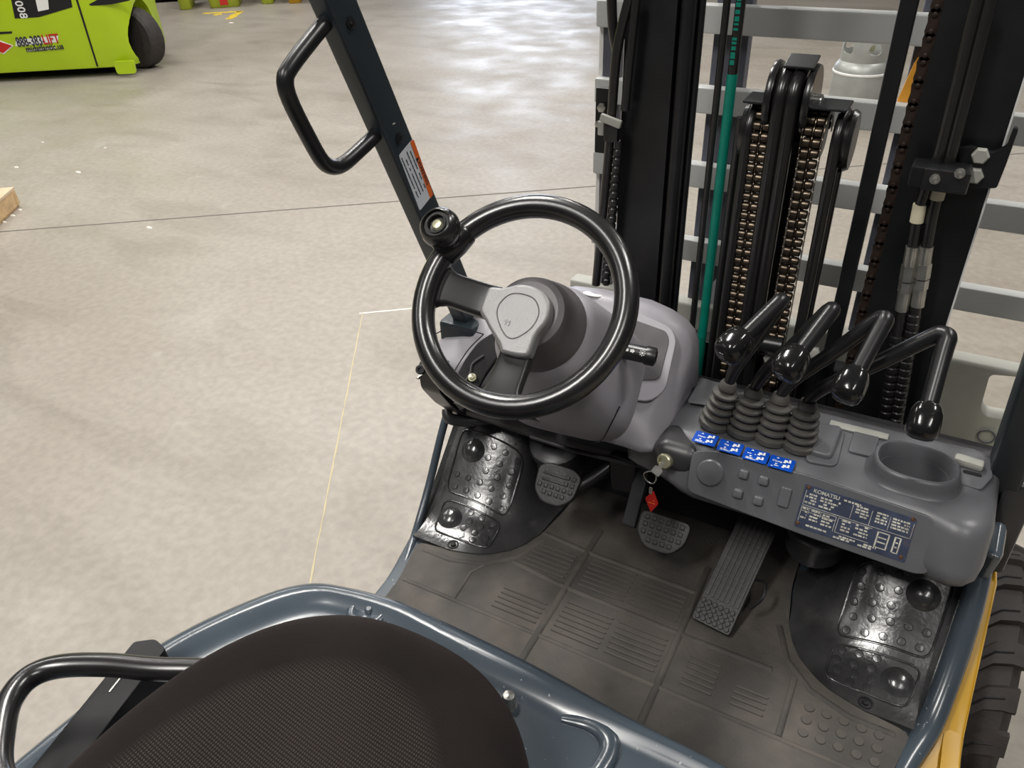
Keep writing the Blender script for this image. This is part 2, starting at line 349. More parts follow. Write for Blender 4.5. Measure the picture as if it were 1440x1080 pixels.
cut(body, arch)
MB().lathe([(.36, 0), (.36, .01)], lp(-.24, .44, .33), LT_E1, 28).build('wheel_well', 'dark', lt)
tw = MB().lathe([(.17, -.10), (.28, -.105), (.305, -.08), (.31, -.03), (.31, .03), (.305, .08), (.28, .105), (.17, .10)], wc, WA, 36).build('wheel', 'tyre', lt)
MB().lathe([(.17, .085), (.165, .10), (.15, .06), (.06, .05), (.05, .08), (.001, .082)], wc, WA, 24).build('wheel_rim', 'white', tw)
MB().lathe([(.28, .0), (.30, .02), (.30, .05), (.28, .07)], lp(-2.2, .44, .30), LT_E1, 24).build('wheel', 'tyre', lt)
MB().box(lp(-1.4, .63, .16), (2.6, .9, .2), R=M((LT_E1, LT_E2, Z_)).transposed()).build('chassis', 'dark', lt)
LP0 = lp(0, 0, 0)
def lface(x, y, d=.003): return pxn(x, y, LP0, LT_N) + LT_N * d
def lquad(name, m, pts, d=.002, t=.004, parent=None):
    P = [lface(x, y, 0) for x, y in pts]; o = P[0]; poly = [((p - o).dot(LT_E1), (p - o).z) for p in P]
    return MB().prism(poly, o, LT_E1, Z_, t).build(name, m, parent or lt, ang=0)
lquad('panel_seam', 'dark', [(103, -12), (106, -12), (138.5, 93.5), (136, 93.5)])
blk = lquad('side_decal', 'black', [(12, -20), (96, -20), (102, 10), (55, 24), (21, 26)])
lq = lquad('decal_label', 'white', [(46, -20), (66, -20), (69, 13), (54, 16)], t=.007, parent=blk)
for k, ch in enumerate('800'): text('decal_lettering', ch, .11, lface(33 - k * 3.2, 22 - k * 8.5, .006), -Z_, LT_E1, 'white', blk, ex=.002)
lquad('hood_slot', 'black', [(125, 6), (140, -2), (185, -10), (182, 1), (158, 6), (128, 8)])
lquad('step_recess', 'dark', [(-30, 46), (17, 44), (17, 47), (-30, 50)])
dia = lquad('dealer_logo', 'white', [(-24, 67), (-2, 56), (19, 64), (6, 76)], t=.003)
lquad('logo_diamond', 'red', [(-22, 67), (-2, 58), (17, 64), (5, 74.5)], t=.006, parent=dia)
uu = (lface(82, 56) - lface(23, 61)).normalized(); vv = LT_N.cross(uu)
lquad('phone_backing', 'white', [(22, 65), (22.5, 56), (82, 50), (81.5, 59)], t=.003)
text('phone_lettering', '888-383-', .135, lface(23.5, 60, .007), uu, vv, 'ink', lt, ex=.003, sx=.60, align='LEFT')
text('phone_lettering', 'LIFT', .135, lface(60, 56.5, .007), uu, vv, 'red', lt, ex=.003, sx=.72, align='LEFT')
lquad('web_backing', 'white', [(38, 72.5), (38.2, 70.8), (78, 66), (77.8, 68)], t=.003)
text('web_lettering', 'midatlantic.us', .085, lface(36.5, 69.5, .007), uu, vv, 'ink', lt, ex=.003, sx=.85, align='LEFT')
c = lface(179, 92, .05); MB().prism(roundpoly([(-.10, -.07), (.10, -.07), (.11, .06), (-.11, .06)], .03), c, LT_E1, Z_, .03).build('towing_lug', 'lime', lt)
MB().lathe([(.022, 0), (.022, .004)], c + LT_N * -.001 - Z_ * .01, LT_N, 12).build('towing_hole', 'dark', lt)

# ---------------------------------------------------------------- lime tubs and rack along the far edge
bd = (px(375, 7, Z=0) - px(255, 15, Z=0)).normalized(); bnrm = V((-bd.y, bd.x, 0))
def tub(x0, x1, y, h, label, m='limebin'):
    a, b = px(x0, y, Z=0), px(x1, y - (x1 - x0) * .06, Z=0); wd = (b - a).length; c = (a + b) / 2 + bnrm * .25
    t = thing('storage_tub', c, label, 'tub', 'tubs under the far rack')
    R = []
    for z, k in ((0, .93), (.02, 1), (h * .9, 1.28), (h * .9, 1.36), (h, 1.36), (h, 1.24), (.04, .9), (.04, .02)):
        R.append([c + bd * p[0] * k + bnrm * p[1] * k + Z_ * z for p in rrect(wd, .5, .06)])
    MB().loft(R).build('shell', m, t); return t, c, wd
tub(253, 269, 14.5, .55, 'narrow lime green plastic tub, beside the lime forklift')
t, c, wd = tub(296, 337, 12, .55, 'wide lime green plastic tub with a white label')
MB().box(c - bnrm * .29 + Z_ * .27, (.34, .012, .14), R=M((bd, bnrm, Z_)).transposed()).build('tub_label', 'white', t, ang=0)
MB().box(c - bnrm * .262 + Z_ * .09, (.12, .012, .10), R=M((bd, bnrm, Z_)).transposed()).build('red_mark', 'red', t, ang=0)
tub(368, 385, 6.5, .5, 'small lime green plastic tub, next to the yellow tub')
tub(406, 424, 5.5, .45, 'bright yellow plastic tub at the end of the row', 'yellow')
rk = thing('storage_rack', px(320, 4, Z=0) + bnrm * .9, 'dark steel storage rack standing behind the lime tubs', 'rack'); rc = WPOS[rk.name]
Rr = M((bd, bnrm, Z_)).transposed()
for k in (-2.4, -.9, .6, 2.1):
    MB().box(rc + bd * k + Z_ * 1.0, (.09, .09, 2.0), R=Rr).build('upright', 'dark', rk)
for z in (.09, .8, 1.5): MB().box(rc + Z_ * z - bd * .15, (4.7, .8, .1), R=Rr).build('shelf', 'dark', rk)
MB().box(rc + Z_ * .45 + bnrm * .38 - bd * .15, (4.7, .03, .8), R=Rr).build('back_panel', 'dark', rk)

# ---------------------------------------------------------------- wooden pallet
pc = px(30, 290, Z=0); pe1 = (px(0, 318, Z=0) - pc).normalized(); pe2 = V((pe1.y, -pe1.x, 0)); PRm = M((pe1, pe2, Z_)).transposed()
pl = thing('pallet', pc, 'pale wooden pallet lying on the concrete', 'pallet')
for k in range(7): MB().box(pc + pe1 * .5 + pe2 * (.06 + k * .17) + Z_ * .128, (1.0, .10 if k else .12, .02), R=PRm, bev=.002, seg=1).build('deck_board', 'woodface', pl)
for k in range(3): MB().box(pc + pe1 * (.02 + k * .48) + pe2 * .55 + Z_ * .069, (.04, 1.1, .098), R=PRm, bev=.002, seg=1).build('stringer', 'wood', pl)
for k in range(3): MB().box(pc + pe1 * .5 + pe2 * (.06 + k * .48) + Z_ * .01, (1.0, .10, .02), R=PRm, bev=.002, seg=1).build('bottom_board', 'wood', pl)
MB().box(pc + pe1 * .5 + pe2 * .012 + Z_ * .069, (.92, .02, .098), R=PRm).build('end_board', 'wood', pl)

# ---------------------------------------------------------------- gas cylinder behind the backrest
gc = px(1196, 171, Z=0); gc.z = 0; g = thing('gas_cylinder', gc, 'silver grey propane cylinder with valve collar, standing on the concrete', 'gas cylinder')
MB().lathe([(.17, .0), (.17, .03), (.15, .04), (.195, .07), (.205, .12), (.205, .40), (.20, .43), (.17, .475), (.10, .50), (.03, .505), (.001, .506)], gc, Z_, 36).build('tank', 'tank', g)
MB().lathe([(.206, .385), (.210, .39), (.210, .40), (.206, .405)], gc, Z_, 36).build('weld_seam', 'white', g)
cl = MB().lathe([(.165, .44), (.17, .52), (.17, .655), (.165, .665), (.16, .655), (.16, .44)], gc, Z_, 36).build('collar', 'tank', g)
for a in (2.5, 4.0, 5.3):
    d = V((math.cos(a), math.sin(a), 0)); cut(cl, MB().prism(rrect(.10, .075, .03), gc + d * .12 + Z_ * .575, V((-d.y, d.x, 0)), Z_, .09))
MB().lathe([(.02, .5), (.02, .56), (.032, .565), (.032, .60), (.012, .605), (.012, .63), (.04, .635), (.04, .65), (.001, .652)], gc, Z_, 14).build('valve', 'brass', g)
MB().tube([gc + V((.0, 0, .57)), gc + V((.06, -.06, .57))], [.02, .024]).build('valve_outlet', 'brass', g)
#==TRUCK==
# ================================================================ the forklift we stand on
FT = thing('forklift', (0, .6, 0), 'yellow and grey forklift seen from its driver seat, with black mast ahead', 'forklift')
# ---------------------------------------------------------------- chassis, hood, body sides, tyres
MB().box((0, .72, .45), (.92, 1.25, .40), bev=.02).build('chassis', 'dark', FT)
FLZ = .68
MB().prism(roundpoly([(-.48, .30), (.48, .30), (.50, .86), (.535, 1.02), (.54, 1.34), (-.54, 1.34), (-.535, 1.02), (-.50, .86)], .03), (0, 0, .64), X_, Y_, FLZ - .64, bev=.006).build('floor_plate', 'hood', FT, label='blue grey painted floor plate')
hp = [px(*q, Z=.98) for q in ((0, 1065), (100, 985), (200, 900), (270, 862), (330, 835), (390, 812), (440, 803), (495, 812), (553, 826), (650, 868), (760, 920), (900, 1000), (1060, 1080))]
hp = [(p.x, p.y) for p in hp]
hp = [(-.57, -.45)] + hp + [(.42, .57), (.52, .47), (.56, .30), (.57, .1), (.57, -.45)]
hpoly = roundpoly(hp, .06, 3)
R = []
for d, z in ((.0, .50), (.0, .925), (.002, .945), (.010, .965), (.024, .975), (.040, .974), (.055, .966), (.075, .960)):
    R.append([V((p[0], p[1], z)) for p in inset(hpoly, d)])
hood = MB().loft(R).build('engine_hood', 'hood', FT, ang=60, label='glossy blue grey painted engine hood')
c = px(517, 858, Z=.966); MB().lathe([(.036, -.012), (.033, -.001), (.027, .0025), (.021, .0015), (.019, .0), (.001, .0)], c, Z_, 28).build('hood_dimple', 'hood', hood, ang=60)
c1 = px(545, 885, Z=.962); MB().lathe([(.007, 0), (.007, .003), (.004, .006), (.001, .006)], px(519, 859, Z=.9655), Z_, 8).build('hood_bolt', 'hood', hood)
rp = [px(*q, Z=.962) for q in ((790, 1010), (835, 1020), (858, 1045), (845, 1080), (800, 1130))]
MB().tube(rp, [.006, .013, .014, .013, .006], sm=6, seg=12, flat=.6).build('hood_ridge', 'hood', hood, ang=70)
MB().lathe([(.011, -.01), (.011, .004), (.008, .012), (.001, .014)], px(716, 985, Z=.97), Z_, 12).build('hood_stud', 'steel', hood, label='small bare metal stud')
# seat
SC = V((-.134, .158, 0))
def seatring(a, yf, yb, z, e=2.45, n=56):
    out = []
    for k in range(n):
        t = 2 * math.pi * k / n; cx, sy = math.cos(t), math.sin(t)
        out.append(V((SC.x + a * math.copysign(abs(cx) ** (2 / e), cx), SC.y + (yf if sy > 0 else yb) * math.copysign(abs(sy) ** (2 / e), sy), z)))
    return out
R = [seatring(.24, .33, .30, .965), seatring(.250, .350, .31, .985), seatring(.262, .364, .32, 1.02), seatring(.265, .368, .32, 1.055), seatring(.259, .362, .315, 1.085), seatring(.243, .346, .30, 1.108), seatring(.235, .322, .28, 1.122),
     seatring(.205, .292, .26, 1.124, 2.5), seatring(.17, .25, .23, 1.116, 2.4), seatring(.10, .15, .14, 1.106, 2.2), seatring(.03, .05, .05, 1.103, 2)]
seat = MB().loft(R).build('seat_cushion', 'fabric', FT, ang=80, sub=1, label='dark brown woven fabric seat cushion')
MB().box((SC.x, .10, .955), (.44, .50, .05), bev=.01).build('seat_base', 'black', seat)
# hip restraint tube and its black mounting rail beside the seat
tp = [px(*q, Z=1.09) for q in ((30, 1150), (0, 1085), (2, 1030), (14, 985), (42, 952), (85, 937), (150, 935), (220, 941), (300, 944), (360, 960))]
MB().tube(tp, .0150, sm=6, seg=16).build('hip_restraint', 'rim', FT, label='shiny black bent tube hip restraint')
a, b = px(212, 915, Z=1.0), px(60, 1110, Z=1.0); d = (b - a).normalized(); sd = V((-d.y, d.x, 0))
rail = MB().prism(roundpoly([(0, -.024), (.40, -.024), (.40, .030), (0, .030), (-.012, .004)], .006), a - Z_ * .035, d, sd if d.cross(sd).z > 0 else -sd, .05, bev=.012).build('seat_rail', 'dark', FT, label='black moulded rail beside the seat')
MB().prism(rrect(.05, .0022, .001), a + d * .055 + Z_ * .0152 + sd * 0, d, sd if d.cross(sd).z > 0 else -sd, .001).build('rail_scratch', 'steel', rail)
# yellow body sides with wheel arches
for sx in (1, -1):
    poly = [(.25, .30), (.80, .30), (1.00, .34)] + [(1.42 - .385 * math.cos(t), .34 + .385 * math.sin(t)) for t in (math.radians(q) for q in (8, 20, 32, 44, 56, 68, 80, 90))] + [(1.42, .80), (1.24, .82), (1.12, .735), (1.02, .665), (.80, .655), (.25, .66)]
    m_ = MB().prism(poly, (.545 if sx > 0 else -.47, 0, 0), Y_, Z_, .03 * sx, bev=.006)
    m_.build('body_side', 'yellow', FT, ang=30, label='glossy yellow body side' if sx > 0 else None)
    if sx > 0:
        fp = [(.25, .648), (.80, .648), (.90, .650), (.97, .653), (1.02, .664), (1.07, .697), (1.12, .735), (1.18, .778), (1.24, .82), (1.42, .80)]
        MB().grid([[V((.46, y, z + .004)), V((.5, y, z + .004)), V((.548, y, z + .002)), V((.576, y, z - .004))] for y, z in fp], thick=.004).build('body_flange', 'yellow', FT, ang=50, label='glossy yellow flange outside the step')
    MB().box((sx * .50, 1.25, .60), (.09, .30, .20)).build('wheel_arch_liner', 'dark', FT)
lug = MB(); path = [(-.105, -.046), (-.06, -.042), (-.035, -.016), (0, -.004), (.03, .008), (.055, .034), (.085, .044), (.108, .046)]
lo, hi = [], []
def tp_(x, s, r): a = s / .335; return V((x, r * math.sin(a), r * math.cos(a)))
rr = []
for x, s in path:
    r0 = .335 - .25 * max(0, abs(x) - .085); rr.append([tp_(x, s - .027, .318), tp_(x, s - .022, r0), tp_(x, s + .020, r0), tp_(x, s + .026, .318)])
lug.loft(rr)
lug_me = shared(lug, 'tread_lug', 'tyre', 30)
slit = MB(); slit.tube([tp_(x, s + .0, .3345 - .25 * max(0, abs(x) - .085)) for x, s in path[1:-1]], .0022, seg=5); slit_me = shared(slit, 'tread_slit', 'dark', 0)
for sx in (1, -1):
    tc = V((.568 if sx > 0 else -.50, 1.42, .34)); 
    ty = MB().lathe([(.16, -.09), (.24, -.11), (.30, -.108), (.322, -.09), (.324, 0), (.322, .09), (.30, .108), (.24, .11), (.16, .09)], tc, X_, 60).build('front_tyre', 'tyre', FT, label='black front tyre with chunky tread lugs')
    MB().lathe([(.16, -.06), (.16, .07), (.13, .06), (.12, .02), (.05, .03), (.001, .03)] if sx > 0 else [(.16, .06), (.16, -.07), (.13, -.06), (.12, -.02), (.05, -.03), (.001, -.03)], tc, X_, 30).build('wheel_disc', 'yellow', ty)
    if sx > 0:
        for k in range(24):
            q = M.Rotation(2 * math.pi * k / 24 + .08, 3, 'X').to_quaternion(); inst('tread_lug', lug_me, tc, ty, q)
            inst('tread_slit', slit_me, tc, ty, q)
# grey fender rims along the step edges, dropping forward of the floor
for sx in (1, -1):
    ed = [(.470, .62, .668), (.474, .82, .668), (.492, .91, .671), (.518, .995, .688), (.530, 1.075, .752), (.534, 1.14, .835), (.534, 1.19, .90)]
    MB().tube([(p[0] if sx > 0 else -p[0] + .0, p[1], p[2]) for p in ed], [(q if sx > 0 else .009) for q in (.018, .019, .020, .021, .021, .020, .016)], sm=5, seg=12).build('fender_rim', 'hood', FT, ang=70)
MB().box((.535, 1.20, .885), (.026, .07, .20), bev=.011, R=M.Rotation(.35, 3, 'X')).build('fender_cap', 'hood', FT)

# ---------------------------------------------------------------- foot panels (dished covers over the wheel arches)
def hump(x, y):          # height over the floor at |x|, y
    ax = abs(x); e = min(1, max(0, (ax - .255) / .115)); e = e * e * (3 - 2 * e)
    t = max(0, y - (.985 + .10 * max(0, (.46 - ax) / .2) ** 2)); h = 3.2 * t * t if t < .13 else .0541 + .832 * (t - .13)
    h = h * 1.18
    return FLZ + .012 + min(h, .30) * e
def hump_n(x, y):
    d = .004; return V((-(hump(x + d, y) - hump(x - d, y)) / (2 * d), -(hump(x, y + d) - hump(x, y - d)) / (2 * d), 1)).normalized()
stud_me = shared(MB().lathe([(.0078, -.002), (.0076, .0010), (.0064, .0022), (.001, .0025)], (0, 0, 0), Z_, 12), 'tread_stud', 'pad')
dome_me = shared(MB().lathe([(.030, -.002), (.026, .002), (.022, .004), (.019, .008), (.012, .0115), (.001, .0125)], (0, 0, 0), Z_, 22), 'tread_dome', 'pad', 50)
scr_me = shared(MB().lathe([(.0125, -.002), (.0125, .002), (.0095, .002), (.0085, -.001), (.006, -.001), (.006, .004), (.001, .005)], (0, 0, 0), Z_, 14), 'panel_screw', 'dark')
def on_pad(sx, x, y): p = V((sx * x, y, hump(sx * x, y))); n = hump_n(sx * x, y); return p, n
def padx0(y):
    T = ((.95, .45), (.972, .42), (.985, .365), (1.0, .335), (1.03, .30), (1.06, .28), (1.10, .265), (1.25, .25))
    for (a, b), (c, d) in zip(T[:-1], T[1:]):
        if y <= c: return b + (d - b) * (y - a) / (c - a)
    return .25
for sx in (-1, 1):
    P = []
    for i in range(34):
        y = .972 + (1.245 - .972) * i / 33
        x0 = padx0(y); x1 = .512 + .022 * min(1, max(0, (y - .97) / .1)); P.append([V((sx * (x0 + (x1 - x0) * j / 22), y, hump(x0 + (x1 - x0) * j / 22, y))) for j in range(23)])
    pad = MB().grid(P, thick=.012).build('foot_panel', 'pad', FT, ang=70, label='black rubbery moulded foot panel with raised studs')
    def frame(pts):
        q = roundpoly(pts, .018, 3); ps = []
        for k in range(len(q)):
            a, b = V(q[k]), V(q[(k + 1) % len(q)]); nn = max(1, int((b - a).length / .012))
            for j in range(nn): c = a + (b - a) * (j / nn); pp, n_ = on_pad(sx, c.x, c.y); ps.append(pp + n_ * .0006)
        MB().tube(ps, .0024, seg=6, closed=True).build('panel_ridge', 'pad', pad, ang=60)
    lo_ = [(.345, 1.008), (.480, 1.004), (.492, 1.076), (.348, 1.078)]; up_ = [(.346, 1.092), (.498, 1.090), (.508, 1.196), (.352, 1.198)]
    frame(lo_); frame(up_)
    dl = (.460, 1.044); du = (.466, 1.166)
    spots = []
    for r in range(4):
        for k in range(5): spots.append((.358 + k * .0285 + (r % 2) * .005, 1.017 + r * .0175))
    for r in range(5):
        for k in range(5): spots.append((.362 + k * .0295 + (r % 2) * .005, 1.102 + r * .0205))
    for (x, y) in spots:
        if min((V((x, y)) - V(dl)).length, (V((x, y)) - V(du)).length) < .034: continue
        pp, n_ = on_pad(sx, x, y); inst('tread_stud', stud_me, pp, pad, Z_.rotation_difference(n_))
    for x, y in (dl, du): pp, n_ = on_pad(sx, x, y); inst('tread_dome', dome_me, pp, pad, Z_.rotation_difference(n_))
    for x, y in ((.418, .988), (.490, 1.208)): pp, n_ = on_pad(sx, x, y); inst('panel_screw', scr_me, pp, pad, Z_.rotation_difference(n_))
# worn rubber floor mat: one sheet with raised treads
mp_ = [(-.46, .60), (.46, .60), (.47, .86), (.495, .965), (.44, .972), (.36, .99), (.30, 1.03), (.265, 1.10), (.25, 1.20), (.25, 1.30), (-.25, 1.30), (-.25, 1.20), (-.265, 1.10), (-.30, 1.03), (-.36, .99), (-.44, .972), (-.495, .965), (-.47, .86)]
mat_o = MB().prism(roundpoly(mp_, .02, 3), (0, 0, FLZ), X_, Y_, .009, bev=.002).build('floor_mat', 'rubber'); tag(mat_o, 'worn brownish grey rubber mat with ribbed treads on the truck floor', 'floor mat')
MZ = FLZ + .009
def rib(pts, r=.006, f=.5): MB().tube([(x, y, MZ) for x, y in pts], r, seg=8, flat=f).build('mat_ridge', 'rubber', mat_o, ang=60)
for x in (-.152, .088): rib([(x, .62), (x, 1.17)], .007)
rib([(-.28, 1.005), (-.152, .992), (.088, .985), (.26, .985)]); rib([(-.36, 1.083), (-.25, 1.075)]) if False else None
rib([(-.26, 1.11), (-.152, 1.10), (.088, 1.095)]); rib([(-.46, .862), (-.152, .862), (.088, .858), (.45, .855)], .005)
rib([(-.34, .862), (-.345, .94), (-.33, .968)], .004); rib([(.30, .86), (.30, .985)], .006)
for s_ in (-1, 1): rib([(s_ * x, y - .012) for x, y in ((.47, .962), (.40, .962), (.33, .985), (.28, 1.03), (.25, 1.10))], .006)
trd = MB().box((0, 0, .001), (.115, .0045, .003), bev=.001, seg=1); trd_me = shared(trd, 'mat_tread', 'rubber', 30)
for bx, by, n_ in ((-.215, 1.012, 6), (-.215, .885, 5), (-.085, .885, 7), (-.085, 1.010, 7), (.025, .885, 7), (.025, 1.010, 6), (.15, .885, 6), (.24, .885, 4)):
    for k in range(n_): inst('mat_tread', trd_me, (bx, by + k * .0125, MZ), mat_o, scale=(.85 if bx < .1 else .5, 1, 1))
cs = shared(MB().lathe([(.009, 0), (.008, .002), (.001, .0025)], (0, 0, 0), Z_, 10), 'mat_stud', 'rubber')
for r in range(3):
    for k in range(5): inst('mat_stud', cs, (.335 + k * .028, .885 + r * .026, MZ), mat_o)

# ---------------------------------------------------------------- toe board and lower dash
xs = (-.25, .25)
MB().loft([[V((x, 1.29, FLZ)), V((x, 1.34, .80)), V((x, 1.36, 1.0)), V((x, 1.39, 1.0)), V((x, 1.39, FLZ))] for x in (-.53, .53)]).build('toe_board', 'dark', FT)
pr = lambda dy, dz: roundpoly([(1.135 + dy, .905 + dz), (1.165 + dy, .985 + dz), (1.36, 1.02), (1.36, .88), (1.22 + dy, .865 + dz)], .018, 4)
sec = [(-.52, shrink(pr(0, .02), .9)), (-.515, pr(0, .02)), (-.30, pr(.0, .01)), (-.10, pr(.03, .0)), (.10, pr(.05, .0)), (.515, pr(.06, .0)), (.52, shrink(pr(.06, 0), .9))]
ld = xloft(MB(), sec).build('lower_dash', 'toe', FT)
MB().tube([(-.30, 1.133, .925), (-.2, 1.133, .922), (-.1, 1.15, .915), (0, 1.17, .912)], .004, seg=6).build('dash_lip', 'toe', ld)
for x in (-.27, .27):
    MB().lathe([(.055, 0), (.05, .02), (.05, .06), (.058, .065), (.058, .085), (.05, .09)], (x, 1.22, .80), V((0, -.35, 1)), 24).build('column_boot', 'toe', ld)
#==DASH==
# ---------------------------------------------------------------- lever console
def cprof(yf=0, dz=0, yb=0): return roundpoly([(1.058 + yf, .972 + dz), (1.102 + yf, 1.052 + dz), (1.296 + yb, 1.054 + dz), (1.31 + yb, .94), (1.16 + yf, .925), (1.075 + yf, .945)], [.016, .022, .022, .02, .03, .015], 5)
sec = [(-.095, inset(cprof(.06, -.03), .03)), (-.085, inset(cprof(.06, -.03), .01)), (-.06, cprof(.055, -.022)), (-.01, cprof(.035, -.012)), (.035, cprof(.008, -.002)), (.06, cprof()), (.41, cprof()), (.435, cprof(-.008)), (.455, cprof(-.018, .001)), (.475, cprof(-.022, .002)), (.495, inset(cprof(-.018, .002), .004)), (.510, inset(cprof(-.010, .002), .013)), (.518, inset(cprof(.005, .002), .028)), (.521, inset(cprof(.008, .002), .045))]
con = xloft(MB(), sec).build('lever_console', 'console', FT, ang=50, label='dark grey moulded plastic lever console')
TZ = 1.0545
bc = px(1288, 655, Z=1.07)
binn = sell(.053, .041, 2.5, 44); bout = sell(.064, .051, 2.5, 44)
cut(con, MB().loft([[V((bc.x + p[0] * k, bc.y + p[1] * k, z)) for p in binn] for z, k in ((.885, .76), (1.12, 1.08))]), True)
def el(poly, k, z): return [V((bc.x + p[0] * k, bc.y + p[1] * k, z)) for p in poly]
MB().loft([el(bout, 1.18, 1.052), el(bout, 1.10, 1.056), el(bout, 1.05, 1.064), el(bout, 1.02, 1.074), el(bout, .98, 1.079), el(binn, 1.11, 1.080), el(binn, 1.05, 1.075), el(binn, .99, 1.05), el(binn, .80, .905), el(binn, .74, .896), el(binn, .02, .895)], cap=False).build('console_bin', 'console', con, ang=55, label='open cup shaped bin with raised rim')
cut(ld, MB().loft([[V((bc.x + p[0] * k, bc.y + p[1] * k, z)) for p in bout] for z, k in ((.84, 1.0), (1.12, 1.0))]))
# blank cover beside the boots and small seams
def flat(name, m, pts, z, t, parent, bev=.002, r=.008, n=4, label=None):
    P = [px(x, y, Z=z) for x, y in pts]; o = P[0]; return MB().prism(roundpoly([(p.x - o.x, p.y - o.y) for p in P], r, n), o, X_, Y_, t, bev=bev, seg=3).build(name, m, parent, label=label)
flat('blank_cover', 'console', [(1131, 650), (1146, 599), (1189, 607), (1176, 658)], TZ - .001, .004, con, r=.014)
flat('blank_cover', 'console', [(1136, 641), (1149, 601), (1184, 606), (1168, 650)], TZ, .013, con, r=.012, bev=.006)
fo = V((0, 1.058, .972)); fv = (V((0, 1.102, 1.052)) - fo).normalized(); fn = X_.cross(fv)
fo = fo + fn * .0005
def fpt(x, y, d=0): return pxn(x, y, fo, fn) + fn * d
def fquad(name, m, pts, t, parent, bev=.001, r=.006, off=0, n=4, label=None, ang=38):
    P = [fpt(x, y) for x, y in pts]; o = P[0]; poly = [((p - o).dot(X_), (p - o).dot(fv)) for p in P]
    return MB().prism(roundpoly(poly, r, n), o + fn * off, X_, fv, t, bev=bev, seg=2).build(name, m, parent, label=label, ang=ang)
bp = fquad('button_panel', 'console', [(966, 690), (974, 634), (1000, 632), (1140, 668), (1312, 727), (1321, 745), (1305, 806), (1285, 806), (1130, 752)], .006, con, bev=.0025, r=.016)
fo2 = .006
c = fpt(1000, 664, .006); MB().lathe([(.0235, 0), (.0235, .003), (.021, .006), (.010, .008), (.001, .0085)], c, fn, 30).build('round_blank', 'console', con)
sq_me = shared(MB().prism(rrect(.016, .016, .004), (0, 0, 0), X_, fv, .007, bev=.003, seg=3), 'square_blank', 'console', 50)
for x, y in ((1047, 666), (1075, 675), (1039, 693), (1067, 703)): inst('square_blank', sq_me, fpt(x, y, .0058), con)
c = fpt(1104, 698, .0058); MB().prism(rrect(.018, .033, .003), c, X_, fv, .006, bev=.002).build('rocker_blank', 'console', con)
# data plate
dp = [(1117, 738), (1134, 679), (1290, 729), (1272, 790)]
plate = fquad('data_plate', 'plate', dp, .0012, FT, bev=.0003, r=.002, off=.006, n=2, label='blue grey metal data plate with pale print')
p0, p1, p3 = fpt(*dp[0]), fpt(*dp[3]), fpt(*dp[1]); pu = (p1 - p0).normalized(); pv = (p3 - p0).normalized(); PW, PH = (p1 - p0).length, (p3 - p0).length; pv = fn.cross(pu).normalized()
po = p0 + fn * .0073
text('plate_title', 'KOMATSU', .0088, po + pu * PW * .20 + pv * PH * .90, pu, pv, 'plateprint', plate, ex=.0002)
pr_ = MB(); rd = random.Random(11); Hh = PH / 15
rows = [(PW * .36, PW * .52, PH * .90)]
for k in range(4): rows += [(PW * .03, PW * .13, PH * (.80 - k * .065)), (PW * .16, PW * (.34 - .02 * k), PH * (.80 - k * .065)), (PW * .48, PW * .60, PH * (.86 - k * .065)), (PW * .66, PW * .76, PH * (.86 - k * .065)), (PW * .80, PW * .95, PH * (.84 - k * .065))]
for k in range(4): rows += [(PW * .03, PW * .08, PH * (.46 - k * .07)), (PW * .11, PW * .19, PH * (.46 - k * .07)), (PW * .22, PW * .32, PH * (.44 - k * .07)), (PW * .40, PW * .48, PH * (.46 - k * .07)), (PW * .52, PW * .64, PH * (.46 - k * .07))]
rows += [(PW * .36, PW * .74, PH * .10), (PW * .36, PW * .70, PH * .05), (PW * .10, PW * .3, PH * .10)]
dashes(pr_, po, pu, pv, rows, PH * .038, rd, gap=.45, t=.0002, cw=1.0)
for a_, b_ in (((.02, .53), (.98, .53)), ((.02, .53), (.02, .86)), ((.98, .53), (.98, .86)), ((.02, .16), (.02, .49)), ((.02, .49), (.34, .49)), ((.34, .16), (.34, .49)), ((.36, .49), (.66, .49)), ((.36, .16), (.66, .16)), ((.36, .16), (.36, .49)), ((.62, .53), (.62, .86)), ((.45, .56), (.45, .86)), ((.78, .56), (.78, .86)), ((.09, .36), (.09, .49)), ((.20, .36), (.20, .49)), ((.02, .40), (.34, .40))):
    a2, b2 = (a_[0] * PW, a_[1] * PH), (b_[0] * PW, b_[1] * PH); e = .00035
    pr_.prism([(a2[0] - e, a2[1] - e), (b2[0] + e, a2[1] - e), (b2[0] + e, b2[1] + e), (a2[0] - e, b2[1] + e)], po, pu, pv, .0002)
for x0, x1 in ((.71, .82), (.86, .92)):
    for a_, b_ in (((x0, .12), (x1, .14)), ((x0, .46), (x1, .48)), ((x0, .12), (x0 + .015, .48)), ((x1 - .012, .12), (x1, .48)), ((x0 + .02, .34), (x1 - .02, .37)), ((x0 + .02, .24), (x1 - .02, .27))):
        pr_.prism([(a_[0] * PW, a_[1] * PH), (b_[0] * PW, a_[1] * PH), (b_[0] * PW, b_[1] * PH), (a_[0] * PW, b_[1] * PH)], po, pu, pv, .0002)
pr_.build('plate_print', 'plateprint', plate, ang=0)
for s_, fx, fy in (('A', .055, .445), ('B', .145, .445), ('D', .40, .455)): text('plate_lettering', s_, .0042, po + pu * PW * fx + pv * PH * fy, pu, pv, 'plateprint', plate, ex=.0002)
scw = shared(MB().lathe([(.0034, 0), (.0034, .001), (.002, .0022), (.0005, .0022)], (0, 0, 0), fn, 12), 'plate_screw', 'screwrust')
for x, y in ((1138, 684), (1122, 734), (1284, 729), (1267, 782)): inst('plate_screw', scw, fpt(x, y, .0068), plate)
